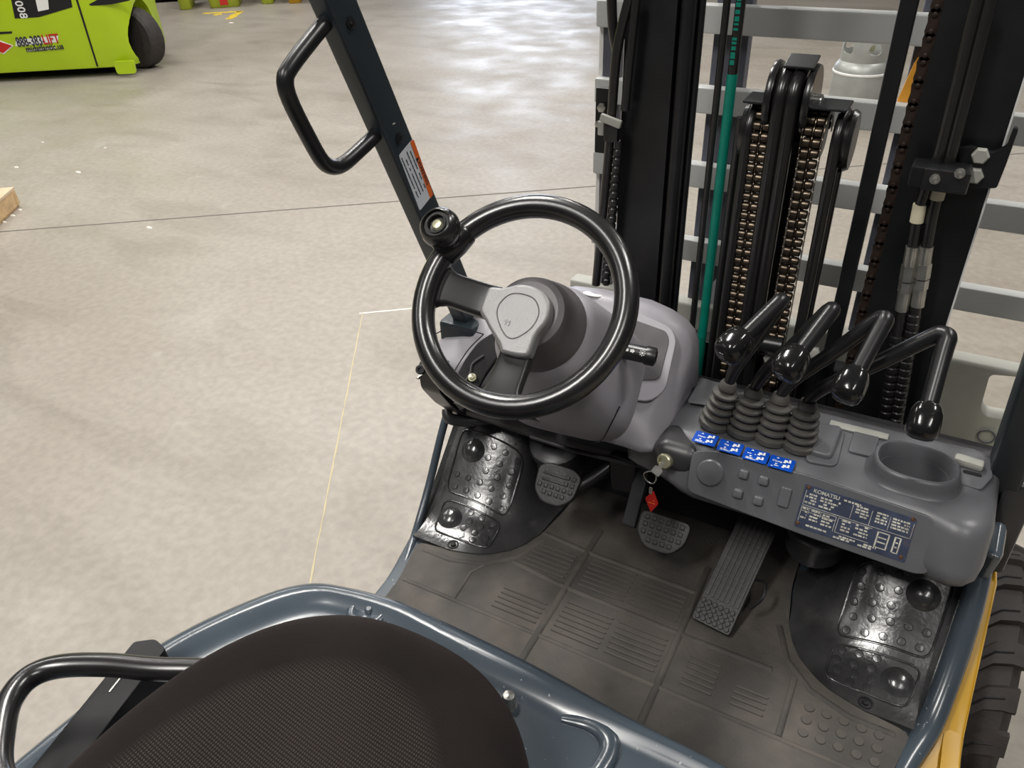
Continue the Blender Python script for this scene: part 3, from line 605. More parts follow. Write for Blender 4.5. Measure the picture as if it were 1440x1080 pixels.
# blue hydraulic symbols
dc = [(992, 617), (1027, 629), (1063, 641), (1099, 652)]
names = ('Hoist', 'Tilt', None, 'Clamp')
rd = random.Random(4)
for k, (x, y) in enumerate(dc):
    c = px(x, y, Z=TZ + .0006); de = MB().prism(rrect(.041, .033, .002), c, X_, Y_, .0006).build('lever_decal', 'blue', FT, ang=0, label='small blue decal with white arrows')
    o = c + Z_ * .0007; m_ = MB()
    for sy, yy in ((1, .0105), (-1, -.0035)):
        m_.prism([(-.008 - .0025, yy), (-.008 + .0025, yy), (-.008, yy + .0035 * sy)] if sy > 0 else [(-.008 - .0025, yy), (-.008, yy - .0035), (-.008 + .0025, yy)], o, X_, Y_, .0003)
    for yy in (.0065, -.007):
        m_.prism([(.002, yy - .004), (.006, yy - .004), (.006, yy - .001), (.014, yy - .001), (.014, yy + .001), (.0085, yy + .001), (.0085, yy + .0045), (.003, yy + .0045), (.003, yy - .001), (.002, yy - .001)], o, X_, Y_, .0003)
        m_.prism(rrect(.0035, .006, .001), o + V((.012, yy + .004, 0)), X_, Y_, .0003)
    dashes(m_, o, X_, Y_, [(-.015, .002, -.0125), (-.015, -.003, -.0095)] + ([] if names[k] else [(-.015, .0, .002)]), .0016, rd, t=.0003)
    m_.build('decal_symbols', 'white', de, ang=0)
    if names[k]: text('decal_lettering', names[k], .0062, o + V((-.0075, .003, 0)), X_, Y_, 'white', de, ex=.0002)
# ---------------------------------------------------------------- levers
bends = [(1105, 416), (1176, 428), (1250, 440), (1336, 463)]; knobs = [(1033, 486), (1113, 511), (1196, 541), (1300, 592)]
kme = None
for i in range(4):
    bx = .0615 + .0495 * i; base = V((bx, 1.166, TZ)); top = V((bx + .011 - .004 * i, 1.172, 1.128))
    T = px(*bends[i], Y=1.2); K = px(*knobs[i], Y=1.1); ax = (top - base).normalized()
    mid = top + ax * .018; p2 = mid.lerp(T, .14) + Z_ * .012
    pts = [base + ax * .03, top, mid, p2, mid.lerp(T, .5) + Z_ * .006, mid.lerp(T, .85) + Z_ * .004]
    hd = (K - T).normalized()
    side = (T - pts[-1]).normalized()
    lv = MB().tube(pts[:-1] + [T - side * .028, T - side * .010 + hd * .004, T + hd * .014, T + hd * .035, K - hd * .015], [.008, .008, .009, .0115, .0125, .013, .0135, .0135, .0132, .0125], sm=6, seg=14).build('control_lever', 'black', FT, ang=70, label='black bent hydraulic control lever')
    prof = [(.0295, 0), (.0295, .004)]
    nb = 5
    for k in range(nb):
        r = .0295 - .0085 * k / nb; h = .005 + k * .0150; prof += [(r, h), (r + .0006, h + .002), (r, h + .0045), (r - .009, h + .0085), (r - .0100, h + .0120), (r - .006, h + .0140)]
    prof += [(.0165, .0815), (.0145, .088), (.0125, .092), (.0085, .092)]
    MB().lathe(prof, base, ax, 28).build('lever_boot', 'bootrubber', lv, ang=40, label='grey brown ribbed rubber boot')
    kb = MB(); up = (Z_ - hd * Z_.dot(hd)).normalized(); rt = up.cross(hd)
    R = []
    for s_, k in ((-.030, .45), (-.027, .62), (-.022, .80), (-.012, .95), (0, 1), (.012, 1.0), (.020, .93), (.0255, .76), (.028, .5), (.029, .15)):
        R.append([K + hd * s_ + rt * p[0] * k + up * p[1] * k for p in sell(.0235, .025, 2.8, 28)])
    kb.loft(R).build('lever_knob', 'knob', lv, ang=70, label='glossy black rounded knob')
    if i < 2:
        m_ = MB(); oo = K + hd * .0285
        for a in (-.006, .0, .006): m_.prism(rrect(.009, .0018, .0008), oo + up * (a + .004), rt, up, .001)
        m_.build('knob_marking', 'console', lv)
# rear cover pieces of the console beside the cluster and behind the levers
flat('rear_cover', 'console', [(966, 566), (985, 532), (1016, 541), (1000, 572)], TZ - .001, .003, con, r=.006)
flat('rear_cover', 'console', [(1192, 636), (1203, 602), (1238, 610), (1228, 645)], TZ - .001, .004, con, r=.008)
flat('rear_lip', 'carriage', [(1165, 600), (1168, 592), (1250, 612), (1248, 620)], TZ, .003, con, r=.002, bev=.001, label='scuffed pale edge')
# right shoulder bracket with slotted hole
flat('shoulder_plate', 'console', [(1340, 655), (1348, 636), (1392, 646), (1396, 672), (1380, 690), (1345, 680)], TZ, .003, con, r=.006)
c = px(1361, 654, Z=TZ + .004); MB().box(c + Z_ * .006, (.045, .02, .014), bev=.005, R=M.Rotation(-.1, 3, 'Z')).build('catch_block', 'carriage', con)
c = px(1368, 660, Z=TZ + .003); MB().prism(rrect(.028, .009, .004), c - V((0, .012, 0)), X_, Y_, .0006).build('slot_hole', 'dark', con)

# ---------------------------------------------------------------- instrument cluster
def iprof(dz=0, yf=0): return roundpoly([(1.085 + yf, 1.00), (1.105 + yf, 1.055 + dz + yf * .8), (1.235, 1.192 + dz), (1.262, 1.214 + dz), (1.325, 1.196 + dz), (1.352, 1.10 + dz), (1.352, .98)], [.02, .03, .016, .022, .035, .04, .01], 5)
sec = [(-.345, inset(iprof(-.03, .14), .04)), (-.342, inset(iprof(-.03, .13), .022)), (-.335, inset(iprof(-.028, .12), .008)), (-.32, iprof(-.022, .10)), (-.28, iprof(-.006, .04)), (-.22, iprof(0)), (-.12, iprof(-.002)), (-.08, iprof(-.012)), (-.05, iprof(-.026)), (-.032, inset(iprof(-.034), .008)), (-.021, inset(iprof(-.04), .02)), (-.016, inset(iprof(-.044), .034)), (-.0145, inset(iprof(-.046), .05))]
clu = xloft(MB(), sec).build('instrument_cluster', 'cluster', FT, ang=55, label='pale lilac grey moulded instrument housing')
io = V((0, 1.105, 1.055)); iv = (V((0, 1.235, 1.192)) - io).normalized(); inn = X_.cross(iv); io = io + inn * -.0015
def iquad(name, m, pts, t, parent, bev=.001, r=.012, off=0, label=None):
    P = [pxn(x, y, io, inn) for x, y in pts]; o = P[0]; return MB().prism(roundpoly([((p - o).dot(X_), (p - o).dot(iv)) for p in P], r, 5), o + inn * off, X_, iv, t, bev=bev).build(name, m, parent, label=label)
iquad('display_bezel', 'cluster', [(862, 560), (838, 500), (872, 437), (900, 440), (946, 462), (952, 480), (936, 550), (915, 566)], .004, clu, r=.02, bev=.003)
dsp = iquad('display', 'glass', [(868, 535), (856, 496), (880, 446), (938, 467), (942, 480), (928, 535)], 0.006, FT, r=.012, label='dark glossy instrument display')
oo = pxn(912, 500, io, inn) + inn * .0064; m_ = MB()
arc = [(.020 * math.cos(math.radians(a)), .014 * math.sin(math.radians(a))) for a in range(20, 161, 14)] + [(.015 * math.cos(math.radians(a)), .008 * math.sin(math.radians(a))) for a in range(160, 19, -14)]
m_.prism(arc, oo, X_, iv, .0004); m_.prism([(-.026, .006), (-.020, .006), (-.0195, .013), (-.022, .018), (-.0235, .012), (-.027, .014)], oo, X_, iv, .0004); m_.build('gauge_symbol', 'white', dsp, ang=0)
c = px(829, 424, Z=1.2); MB().lathe([(.020, 0), (.020, .0012), (.018, .002), (.001, .002)], V((c.x, 1.262, 1.2085)), V((0, .12, 1)), 24, xs=1.0, ys=.55, ref=X_).build('oval_sticker', 'white', clu, label='white oval sticker')
# left dash wing
def lprof(dz=0, yf=0): return roundpoly([(1.075 + yf, 1.02), (1.085 + yf, 1.085 + dz + yf * .6), (1.20 + yf * .4, 1.155 + dz), (1.285, 1.145 + dz), (1.31, 1.0)], [.015, .03, .03, .03, .01], 5)
sec = [(-.535, inset(lprof(-.04), .05)), (-.532, inset(lprof(-.04), .03)), (-.52, inset(lprof(-.03), .01)), (-.50, lprof(-.02)), (-.455, lprof(-.006)), (-.43, lprof(.0, .006)), (-.41, lprof(.0, .03)), (-.385, lprof(.0, .068)), (-.365, lprof(.0, .105)), (-.352, inset(lprof(.0, .125), .006)), (-.348, inset(lprof(.0, .13), .02))]
wing = xloft(MB(), sec).build('dash_wing', 'cluster', FT, ang=55, label='pale grey moulded dash panel beside the pillar')
MB().tube([px(612, 470, Z=1.115), px(632, 461, Z=1.135), px(655, 463, Z=1.15), px(680, 470, Z=1.15)], .0012, sm=4, seg=5).build('wing_seam', 'dark', wing)
MB().tube([px(680, 470, Z=1.15), px(660, 490, Z=1.135), px(645, 512, Z=1.11), px(637, 526, Z=1.095)], .0012, sm=4, seg=5).build('wing_seam', 'dark', wing)
# black end box with cap screw at the left end of the dash
q = [px(*p, X=-.505) for p in ((588, 512), (600, 497), (630, 515), (668, 585), (655, 592), (612, 566), (592, 545))]
eb = MB().prism(roundpoly([(p.y, p.z) for p in q], .012, 3), (-.505, 0, 0), Y_, Z_, .045, bev=.008).build('end_box', 'black', FT, label='black plastic end box with cap screw')
MB().lathe([(.0095, -.004), (.0095, .006), (.008, .008), (.0045, .008), (.004, .004), (.001, .004)], px(592, 520, X=-.46), V((.3, -.75, .6)), 14).build('cap_screw', 'black', eb)
MB().box(px(590, 530, X=-.462), (.006, .014, .004), bev=.001).build('box_latch', 'steel', eb)
MB().tube([px(628, 575, X=-.51), px(632, 588, X=-.5), px(655, 592, X=-.47), px(690, 590, X=-.42)], [.010, .013, .013, .010], sm=4).build('end_gasket', 'toe', eb)
# ---------------------------------------------------------------- steering column and wheel
TL, YW = math.radians(43), .08
wn = V((math.sin(TL) * math.sin(YW), -math.sin(TL) * math.cos(YW), math.cos(TL))); wu = V((math.cos(YW), math.sin(YW), 0)); wv = wn.cross(wu); WC = V((-.145, .829, 1.419))
def wp(u, v, s=0): return WC + wu * u + wv * v + wn * s
def wpx(x, y, s=0): p = pxn(x, y, WC + wn * s, wn) - WC; return p.dot(wu), p.dot(wv)
R = []
for s_, a, b_, e, dv in ((.088, .058, .058, 2, 0), (.095, .068, .068, 2.1, 0), (.12, .075, .075, 2.6, 0), (.16, .080, .080, 3.2, -.002), (.22, .094, .088, 3.8, -.006), (.29, .108, .096, 4.2, -.012), (.345, .115, .100, 4.2, -.016), (.36, .112, .096, 4, -.016), (.366, .10, .085, 4, -.016)):
    R.append([wp(p[0] + .0, p[1] + dv, -s_) for p in sell(a, b_, e, 48)])
shr = MB().loft(R).build('column_shroud', 'cluster', FT, ang=50, label='lilac grey steering column shroud')
MB().lathe([(.003, 0), (.006, .0008), (.004, .0012), (.001, .0008)], px(803, 604, Z=1.10), -wv, 12).build('shroud_hole', 'dark', shr)
MB().tube([wp(.06, -.1135, -.36), wp(.085, -.112, -.30), wp(.105, -.06, -.27)], .0012, sm=4, seg=5).build('shroud_seam', 'dark', shr)
# dark box and fittings in the gap beside the column
MB().box((-.31, 1.17, 1.03), (.10, .14, .10), bev=.01).build('column_bracket', 'dark', FT)
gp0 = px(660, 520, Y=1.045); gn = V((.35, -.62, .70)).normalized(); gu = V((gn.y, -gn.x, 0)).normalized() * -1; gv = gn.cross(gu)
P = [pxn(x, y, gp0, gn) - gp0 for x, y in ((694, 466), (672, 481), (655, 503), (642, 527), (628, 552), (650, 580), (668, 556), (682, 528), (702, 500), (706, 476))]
MB().prism(roundpoly([(p.dot(gu), p.dot(gv)) for p in P], .01, 3), gp0 - gn * .02, gu, gv, .02, bev=.004).build('column_gap_shade', 'dark', FT, label='black plate standing in for the shaded gap beside the steering column')  # black plate stands in for the shade inside the open gap
MB().tube([pxn(x, y, gp0 + gn * .004, gn) for x, y in ((652, 540), (661, 525), (664, 512), (680, 500))], .0028, sm=4).build('column_cable', 'toe', FT)
MB().lathe([(.008, -.006), (.008, .004), (.005, .004), (.005, .014), (.001, .015)], pxn(664, 531, gp0 + gn * .005, gn), gn, 12).build('column_bolt', 'brass', FT)
# stalk
a, b = wp(.06, -.02, -.125), px(924, 503, Y=1.02)
a = px(838, 484, Y=1.0)
st = MB().tube([a, a.lerp(b, .25), a.lerp(b, .3), a.lerp(b, .80), a.lerp(b, .83), a.lerp(b, .97), b], [.010, .010, .0135, .0135, .0155, .0150, .008], seg=18).build('indicator_stalk', 'black', FT, ang=40, label='black indicator stalk with white symbols')
sd = (b - a).normalized(); sn = (CAM - a); sn = (sn - sd * sn.dot(sd)).normalized(); sv = sn.cross(sd); m_ = MB(); oo = a.lerp(b, .60) + sn * .0134 + sv * .002
for k, f_ in ((-.008, -1), (-.001, 1)): m_.prism([(k - .002, -.0022), (k + .002, -.0022), (k + .002, -.0038), (k + .0052, 0), (k + .002, .0038), (k + .002, .0022), (k - .002, .0022)] if f_ > 0 else [(k + .002, -.0022), (k + .002, .0022), (k - .002, .0022), (k - .002, .0038), (k - .0052, 0), (k - .002, -.0038), (k - .002, -.0022)], oo, sd, sv, .0006)
oo2 = oo + sd * .016
for k in range(8): t = k * math.pi / 4; m_.prism([(.0030 * math.cos(t - .25), .0030 * math.sin(t - .25)), (.0050 * math.cos(t - .1), .0050 * math.sin(t - .1)), (.0050 * math.cos(t + .1), .0050 * math.sin(t + .1)), (.0030 * math.cos(t + .25), .0030 * math.sin(t + .25))], oo2, sd, sv, .0006)
m_.prism([(.0019 * math.cos(t), .0019 * math.sin(t)) for t in (k * math.pi / 5 for k in range(10))], oo2, sd, sv, .0006)
m_.prism([(-.026, -.0012), (-.015, -.0012), (-.015, .0004), (-.026, .0004)], oo - sd * .0 - sv * .002, sd, sv, .0006)
m_.build('stalk_symbols', 'white', st, ang=0)
MB().tube([a - sd * .012, a], [.018, .014], seg=14).build('stalk_gaiter', 'dark', st)
# wheel: rim, two spokes, hub pad, boss, spinner knob
whl = MB().tube([wp(.1435 * math.cos(t), .1435 * math.sin(t)) for t in (2 * math.pi * k / 72 for k in range(72))], .0165, closed=True, seg=18).build('steering_wheel', 'rim', FT, ang=80, label='glossy black two spoke steering wheel')
MB().lathe([(.044, .030), (.052, .034), (.058, .05), (.063, .075), (.067, .082), (.070, .095), (.066, .112)], WC, -wn, 48).build('wheel_boss', 'boss', whl, ang=22, label='dark brownish grey round boss')
pad_px = [(686, 401), (706, 404), (729, 398), (750, 401), (766, 410), (774, 425), (773, 441), (767, 455), (755, 468), (749, 482), (742, 502), (722, 500), (703, 495), (701, 484), (688, 464), (680, 448), (672, 437), (678, 420)]
pp = [wpx(x, y, -.012) for x, y in pad_px]
MB().prism(roundpoly(pp, .008, 3), wp(0, 0, -.034), wu, wv, .022, bev=.006, seg=4).build('hub_pad', 'hub', whl, ang=45, label='textured grey hub pad with rounded emblem')
ec = wpx(726, 443, -.012); em = [(ec[0] + p[0], ec[1] + p[1]) for p in ((0, .031), (.020, .026), (.031, .008), (.026, -.014), (.008, -.032), (-.008, -.030), (-.026, -.008), (-.029, .010), (-.018, .027))]
MB().tube([wp(p[0], p[1], -.0118) for p in em], .0009, closed=True, sm=5, seg=6).build('emblem_ring', 'boss', whl)
mk = wpx(711, 452, -.012); m_ = MB()
for k in range(2): m_.prism(rrect(.003, .0085, .001), wp(mk[0] + k * .005, mk[1] - k * .001, -.0122), wu, wv, .0012)
m_.prism(rrect(.008, .0022, .0008), wp(mk[0] + .0025, mk[1], -.0122), wu, wv, .0012); m_.build('emblem_mark', 'hub', whl)
def spoke(ang, w0, w1, w2, r0=.050, r1=.150):
    d = wu * math.cos(ang) + wv * math.sin(ang); t = wn.cross(d); R = []
    for k in range(13):
        q = k / 12; r = r0 + (r1 - r0) * q; hw = w0 + (w1 - w0) * min(1, q / .6) if q < .6 else w1 + (w2 - w1) * ((q - .6) / .4) ** 2.4
        z = -.022 + .020 * (q * q * (3 - 2 * q)); th = .016 - .004 * q
        R.append([WC + d * r + t * p[0] + wn * (z + p[1] - th * .25) for p in roundpoly([(-hw, -th), (hw, -th), (hw * .93, 0), (-hw * .93, 0)], [.003, .003, .006, .006], 3)])
    return MB().loft(R).build('spoke', 'spoke', whl, ang=50)
spoke(math.radians(176), .026, .025, .066); spoke(math.radians(-89), .024, .026, .064)
ka = math.radians(150.5); kr = wp(.1435 * math.cos(ka), .1435 * math.sin(ka)); kt = -wu * math.sin(ka) + wv * math.cos(ka)
kn = MB().tube([kr - kt * .026, kr - kt * .022, kr, kr + kt * .022, kr + kt * .026], [.0175, .0205, .022, .0205, .0175], seg=18).build('spinner_knob', 'rim', FT, ang=50, label='black round spinner knob with brass screw')
MB().lathe([(.016, .0), (.017, .018), (.0125, .024), (.0125, .028)], kr, wn, 22).build('knob_clamp', 'rim', kn)
MB().lathe([(.012, .026), (.020, .030), (.0265, .040), (.0285, .050), (.0265, .060), (.0215, .067), (.0195, .068), (.0185, .066), (.0180, .063), (.0145, .063), (.014, .066), (.0125, .066), (.012, .058), (.001, .057)], kr, wn, 36).build('knob_ball', 'rim', kn, ang=40)
MB().lathe([(.0085, .056), (.0085, .061), (.006, .0635), (.001, .064)], kr, wn, 14).build('knob_screw', 'brass', kn)
#==PILLAR==
# ---------------------------------------------------------------- left guard pillar, grab handle, warning label
PX = -.455
e0, e1 = px(463, 10, X=PX), px(593, 310, X=PX); f0, f1 = px(507, 0, X=PX), px(618, 293, X=PX)
sl = (e1.y - e0.y) / (e1.z - e0.z); pd = V((0, sl, 1)).normalized()           # the pillar leans back as it rises
pw_y = ((f0.y - (e0.y + sl * (f0.z - e0.z))) + (f1.y - (e0.y + sl * (f1.z - e0.z)))) / 2
pw_x = PX - px(432, 0, Y=e0.y + sl * (px(432, 0, X=PX).z - e0.z)).x
pw_x = max(.034, min(.06, pw_x))
def pil(z, dx, dy): return V((PX - dx, e0.y + sl * (z - e0.z) + dy, z))
R = []
for z in (1.09, 2.35): R.append([pil(z, p[0], p[1]) for p in roundpoly([(0, 0), (pw_x, 0), (pw_x, pw_y), (0, pw_y)], .006, 3)])
pil_o = MB().loft(R).build('guard_pillar', 'pillar', FT, ang=40, label='dark blue grey overhead guard pillar')
MB().box(pil(1.115, pw_x / 2, pw_y / 2), (pw_x + .05, pw_y + .05, .05), bev=.008).build('pillar_foot', 'pillar', pil_o)
for x, y in ((492, 32), (560, 194)): MB().lathe([(.009, -.001), (.009, .002), (.006, .003), (.005, .007), (.001, .008)], px(x, y, X=PX), X_, 6).build('pillar_bolt', 'black', pil_o)
MB().lathe([(.004, 0), (.003, .0008), (.0005, .001)], px(554, 174, X=PX), X_, 6, ys=.4).build('paint_chip', 'carriage', pil_o)
hd_ = [px(*q, X=PX - .02) for q in ((474, 10), (462, 26), (436, 58), (408, 95), (401, 114), (408, 142), (432, 190), (453, 226), (468, 235), (484, 230), (508, 209), (532, 186))]
MB().tube(hd_, .0115, sm=5, seg=14).build('grab_handle', 'black', pil_o, ang=70, label='black bent tube grab handle')
lu = -pd; lv_ = V((0, pd.z, -pd.y)); LX = PX
if lv_.y < 0: lv_ = -lv_
def lab(name, m, pts, t, parent, r=.001, off=0):
    P = [px(x, y, X=LX) for x, y in pts]; o = P[0]; return MB().prism(roundpoly([((p - o).dot(Y_), (p - o).z) for p in P], r, 2), o + X_ * off, Y_, Z_, t).build(name, m, parent, ang=0)
wl = lab('warning_label', 'paper', [(560.5, 219), (576, 200), (581, 196), (608.5, 273), (603, 280), (590, 296.5)], .0008, FT, r=.004); wl['label'] = 'white and orange warning label'
lab('warning_band', 'orange', [(576, 200), (581, 196), (608.5, 273), (604.5, 279)], .0006, wl, off=.0006)
text('warning_lettering', 'WARNING', .0105, px(594.5, 243, X=LX) + X_ * .0014, lu, lv_, 'ink', wl, ex=.0002)
c = px(586.5, 223.5, X=LX) + X_ * .0013; MB().prism([(-.004, -.004), (.004, -.004), (0, .005)], c, lu, lv_, .0003).build('warning_triangle', 'ink', wl, ang=0)
pr_ = MB(); rd = random.Random(21); oo = px(566, 218, X=LX) + X_ * .0009
for k in range(5): 
    a = px(564 + k * 3.6, 222 - k * 4.4, X=LX) + X_ * .0009; dashes(pr_, a, lu, lv_, [(0, .085 - (.03 if k == 4 else 0), 0)], .0022, rd, t=.0003)
pr_.build('label_print', 'ink', wl, ang=0)

# ---------------------------------------------------------------- pedals
pn = V((0, -.70, .71)); pvv = V((0, .71, .70))
c = px(784, 684, Y=1.10)
ip = MB().prism(roundpoly([(-.048, .030), (-.044, -.018), (-.020, -.040), (.020, -.040), (.044, -.018), (.048, .030), (.030, .042), (-.030, .042)], .012, 3), c, X_, pvv, .014, bev=.004).build('inching_pedal', 'pedal', FT, label='small rubber covered inching pedal')
blk_me = shared(MB().prism(rrect(.0095, .0095, .002), (0, 0, 0), X_, pvv, .004, bev=.0015), 'pedal_block', 'pedal'); bar_me = shared(MB().prism(rrect(.050, .006, .002), (0, 0, 0), X_, pvv, .004, bev=.0015), 'pedal_bar', 'pedal')
for r in range(2): inst('pedal_bar', bar_me, c + pn * .013 + pvv * (.020 - r * .013) - X_ * .008, ip)
for r in range(4):
    for k in range(6):
        x = -.034 + k * .0136; y = .026 - r * .0135
        if (r < 2 and k < 4) or (r == 3 and k in (0, 5)): continue
        inst('pedal_block', blk_me, c + pn * .013 + X_ * x + pvv * (y - .004), ip)
MB().tube([c + X_ * .03 - pn * .006, c + X_ * .065 + V((0, .04, .02)), V((-.125, 1.19, .90)), V((-.12, 1.25, .96))], [.013, .013, .014, .014], sm=5, seg=10).build('pedal_arm', 'black', ip)
MB().prism(roundpoly([(-.02, -.04), (.025, -.035), (.03, .05), (-.03, .05)], .01), V((-.105, 1.17, .875)), X_, Z_, .02, bev=.004).build('pedal_bracket', 'black', ip)
c = px(932, 750, Y=1.12)
bpd = MB().prism(roundpoly([(-.052, .034), (-.050, -.010), (-.026, -.038), (.026, -.038), (.050, -.010), (.052, .034)], .014, 3), c, X_, pvv, .014, bev=.004).build('brake_pedal', 'pedal', FT, label='dark rubber covered brake pedal')
for r in range(4):
    for k in range(6):
        if r == 3 and k in (0, 5): continue
        inst('pedal_block', blk_me, c + pn * .013 + X_ * (-.036 + k * .0144) + pvv * (.022 - r * .0145), bpd)
q = [px(*p, X=-.075) for p in ((896, 640), (905, 640), (886, 735), (876, 728))]
arm = MB().prism(roundpoly([(1.10, .80), (1.115, .785), (1.20, .90), (1.22, .98), (1.19, .98), (1.17, .90)], .006), (-.080, 0, 0), Y_, Z_, .026, bev=.003).build('pedal_arm', 'toe', bpd)
aL, aR, tL = px(972, 868, Z=.705), px(1030, 897, Z=.705), px(1036, 735, Z=.81)
au = (aR - aL).normalized(); av = (tL - aL); aw, ah = .076, av.length; av = (av - au * av.dot(au)).normalized(); an = au.cross(av)
acc = MB().prism(roundpoly([(0, 0), (aw, 0), (aw, ah + .04), (0, ah + .04)], .006, 3), aL - an * .012, au, av, .012, bev=.002).build('accelerator_pedal', 'pedal', FT, label='long ribbed black accelerator pedal')
for k in range(7): MB().prism(rrect(.0068, ah - .03, .002), aL + au * (.008 + k * .0100) + av * (.042 + ah / 2 - .005), au, av, .0022, bev=.0007).build('pedal_rib', 'pedal', acc)
psm = shared(MB().lathe([(.0052, 0), (.0052, .0018), (.004, .003), (.001, .003)], (0, 0, 0), an, 12), 'pedal_stud', 'pedal')
for r in range(4):
    for k in range(6): inst('pedal_stud', psm, aL + au * (.009 + k * .0117 - (r % 2) * .002) + av * (.008 + r * .0108), acc)
c = aL + au * .076 + av * .12; MB().tube([c - an * .01, c + au * .02 + av * .0, c + au * .026 - av * .03, c + au * .012 - av * .055 - an * .01], .003, sm=5, seg=8).build('return_spring', 'black', acc)

# ---------------------------------------------------------------- ignition lock and the keys hanging in it
ic = px(935, 648, Y=1.075); idr = V((-.25, -.9, .25)).normalized()
MB().box((ic.x + .015, ic.y + .045, ic.z), (.085, .085, .060), bev=.024, seg=4).build('lock_housing', 'toe', con)
MB().lathe([(.014, -.03), (.014, .004), (.012, .006), (.0085, .006), (.0085, .003), (.001, .003)], ic, idr, 20).build('ignition_lock', 'brass', con, label='round metal ignition lock')
kp = px(924, 662, Y=1.062); kg = thing('key_ring', px(917, 725, Y=1.06), 'key on a split ring with a red diamond tag in the ignition', 'key ring')
kd = (kp - ic).normalized(); kv = kd.cross(V((0, -1, .3))).normalized()
MB().prism([(-.003, 0), (.003, 0), (.003, .012), (.0085, .015), (.0085, .028), (-.0085, .028), (-.0085, .015), (-.003, .012)], ic + kd * .002, kv, kd, .002).build('key', 'steel', kg)
rc = px(914, 671, Y=1.06); MB().tube([rc + V((.012 * math.cos(t), .002 * math.sin(t * 2), .0135 * math.sin(t))) for t in (2 * math.pi * k / 24 for k in range(24))], .0012, closed=True, seg=8).build('split_ring', 'steel', kg)
tc_ = px(917, 704, Y=1.06); MB().box(px(915, 690, Y=1.06), (.006, .002, .016), bev=.0008, seg=1).build('tag_strap', 'steel', kg)
tg = MB().prism(roundpoly([(-.013, .002), (0, .021), (.013, -.002), (.002, -.023)], .002, 2), tc_, X_, V((0, .25, 1)), .004, bev=.001).build('tag', 'red', kg, label='red diamond shaped tag')
dm = MB(); dashes(dm, tc_ + V((0, -.0002, 0)) + X_.cross(V((0, .25, 1))).normalized() * .004, X_, V((0, .25, 1)).normalized(), [(-.007, .006, .003), (-.006, .007, -.003)], .0022, random.Random(2), t=.0004); dm.build('tag_print', 'orange', tg, ang=0)

# ---------------------------------------------------------------- mast
ZB, ZT = .20, 2.20
MY = 1.50
def chan(x0, x1, y0, y1, t, openright):   # C channel plan section
    if openright: return [(x0, y0), (x1, y0), (x1, y0 + t), (x0 + t, y0 + t), (x0 + t, y1 - t), (x1, y1 - t), (x1, y1), (x0, y1)]
    return [(x0, y0), (x1, y0), (x1, y1), (x0, y1), (x0, y1 - t), (x1 - t, y1 - t), (x1 - t, y0 + t), (x0, y0 + t)]
xl0, xl1 = px(872, 200, Y=MY).x, px(938, 200, Y=MY).x
ml = MB().prism(chan(xl0, xl1, MY, MY + .11, .018, True), (0, 0, ZB), X_, Y_, ZT - ZB).build('mast_rail', 'mast', FT, ang=30, label='black steel outer mast channel')
xi0, xi1 = px(925, 200, Y=MY + .02).x, px(958, 200, Y=MY + .02).x
MB().prism(chan(xi0 - .02, xi1, MY + .022, MY + .085, .016, True), (0, 0, ZB + .05), X_, Y_, ZT - ZB).build('inner_mast_rail', 'mast', FT, ang=30)
MB().tube([(px(950, 200, Y=MY - .01).x, MY + .005, ZB), (px(950, 200, Y=MY - .01).x, MY + .005, ZT)], .014, seg=14).build('side_cylinder', 'mast', FT)
MB().tube([(px(970, 200, Y=MY + .02).x, MY + .02, ZB), (px(970, 200, Y=MY + .02).x, MY + .02, ZT)], .007, seg=10).build('side_pipe', 'mast', FT)
xr0, xr1 = px(1304, 100, Y=MY).x, px(1393, 257, Y=MY).x
MB().prism(chan(xr0, xr1, MY, MY + .11, .018, False), (0, 0, ZB), X_, Y_, ZT - ZB, bev=0).build('mast_rail', 'mast', FT, ang=30, label='black steel outer mast channel')
MB().box(((xr1 + .001), MY + .01, (ZB + ZT) / 2), (.004, .02, ZT - ZB)).build('rail_edge_highlight', 'white', FT)  # white strip painted as the highlight along the black rail's outer edge
xb = px(1259, 100, Y=MY + .03).x
MB().box((xb - .002, MY + .03, (ZB + ZT) / 2), (.028, .024, ZT - ZB), bev=.004).build('inner_mast_rail', 'mast', FT)
for z0, z1, y_ in ((.72, 1.0, MY + .03),): MB().box(((xl0 + xr1) / 2, y_ + .02, (z0 + z1) / 2), (xr1 - xl0 - .02, .05, z1 - z0), bev=.008).build('mast_crossmember', 'mast', FT)
MB().tube([px(1050, 478, Y=1.44), px(1100, 487, Y=1.44)], .018, seg=18).build('hose_manifold', 'mast', FT)
for x, y in ((1083, 503), (1146, 495)): MB().lathe([(.012, 0), (.012, .012), (.009, .014), (.001, .014)], px(x, y, Y=1.46), V((0, -1, .3)), 6).build('manifold_plug', 'carriage', FT)
def vtube(name, m, x, y, r, z0, z1, Y=MY, lab_=None, seg=12, parent=None):
    a = px(x, y, Y=Y); return MB().tube([(a.x, Y, z0), (a.x, Y, z1)], r, seg=seg).build(name, m, parent or FT, label=lab_)
zg = px(1022, 103, Y=MY).z; zg0 = px(985, 472, Y=MY).z
vtube('hydraulic_hose', 'hose', 1012, 100, .0068, .95, ZT)
gh = vtube('hydraulic_hose', 'hose', 1027, 130, .0092, zg, ZT, lab_='black hose with green print and green sleeve')
vtube('hose_sleeve', 'green', 1027, 130, .0098, zg0, zg, parent=gh)
vtube('hose_sleeve', 'greenprint', 1027, 130, .0098, .9, zg0, parent=gh)
m_ = MB(); a = px(1027, 130, Y=MY); rd = random.Random(8); z = zg + .012
dashes(m_, V((a.x - .001, MY - .0092, zg)), Z_, -X_, [(.01, .5, 0)], .008, rd, t=.0012, gap=.4, cw=.5); m_.build('hose_print', 'green', gh, ang=0)
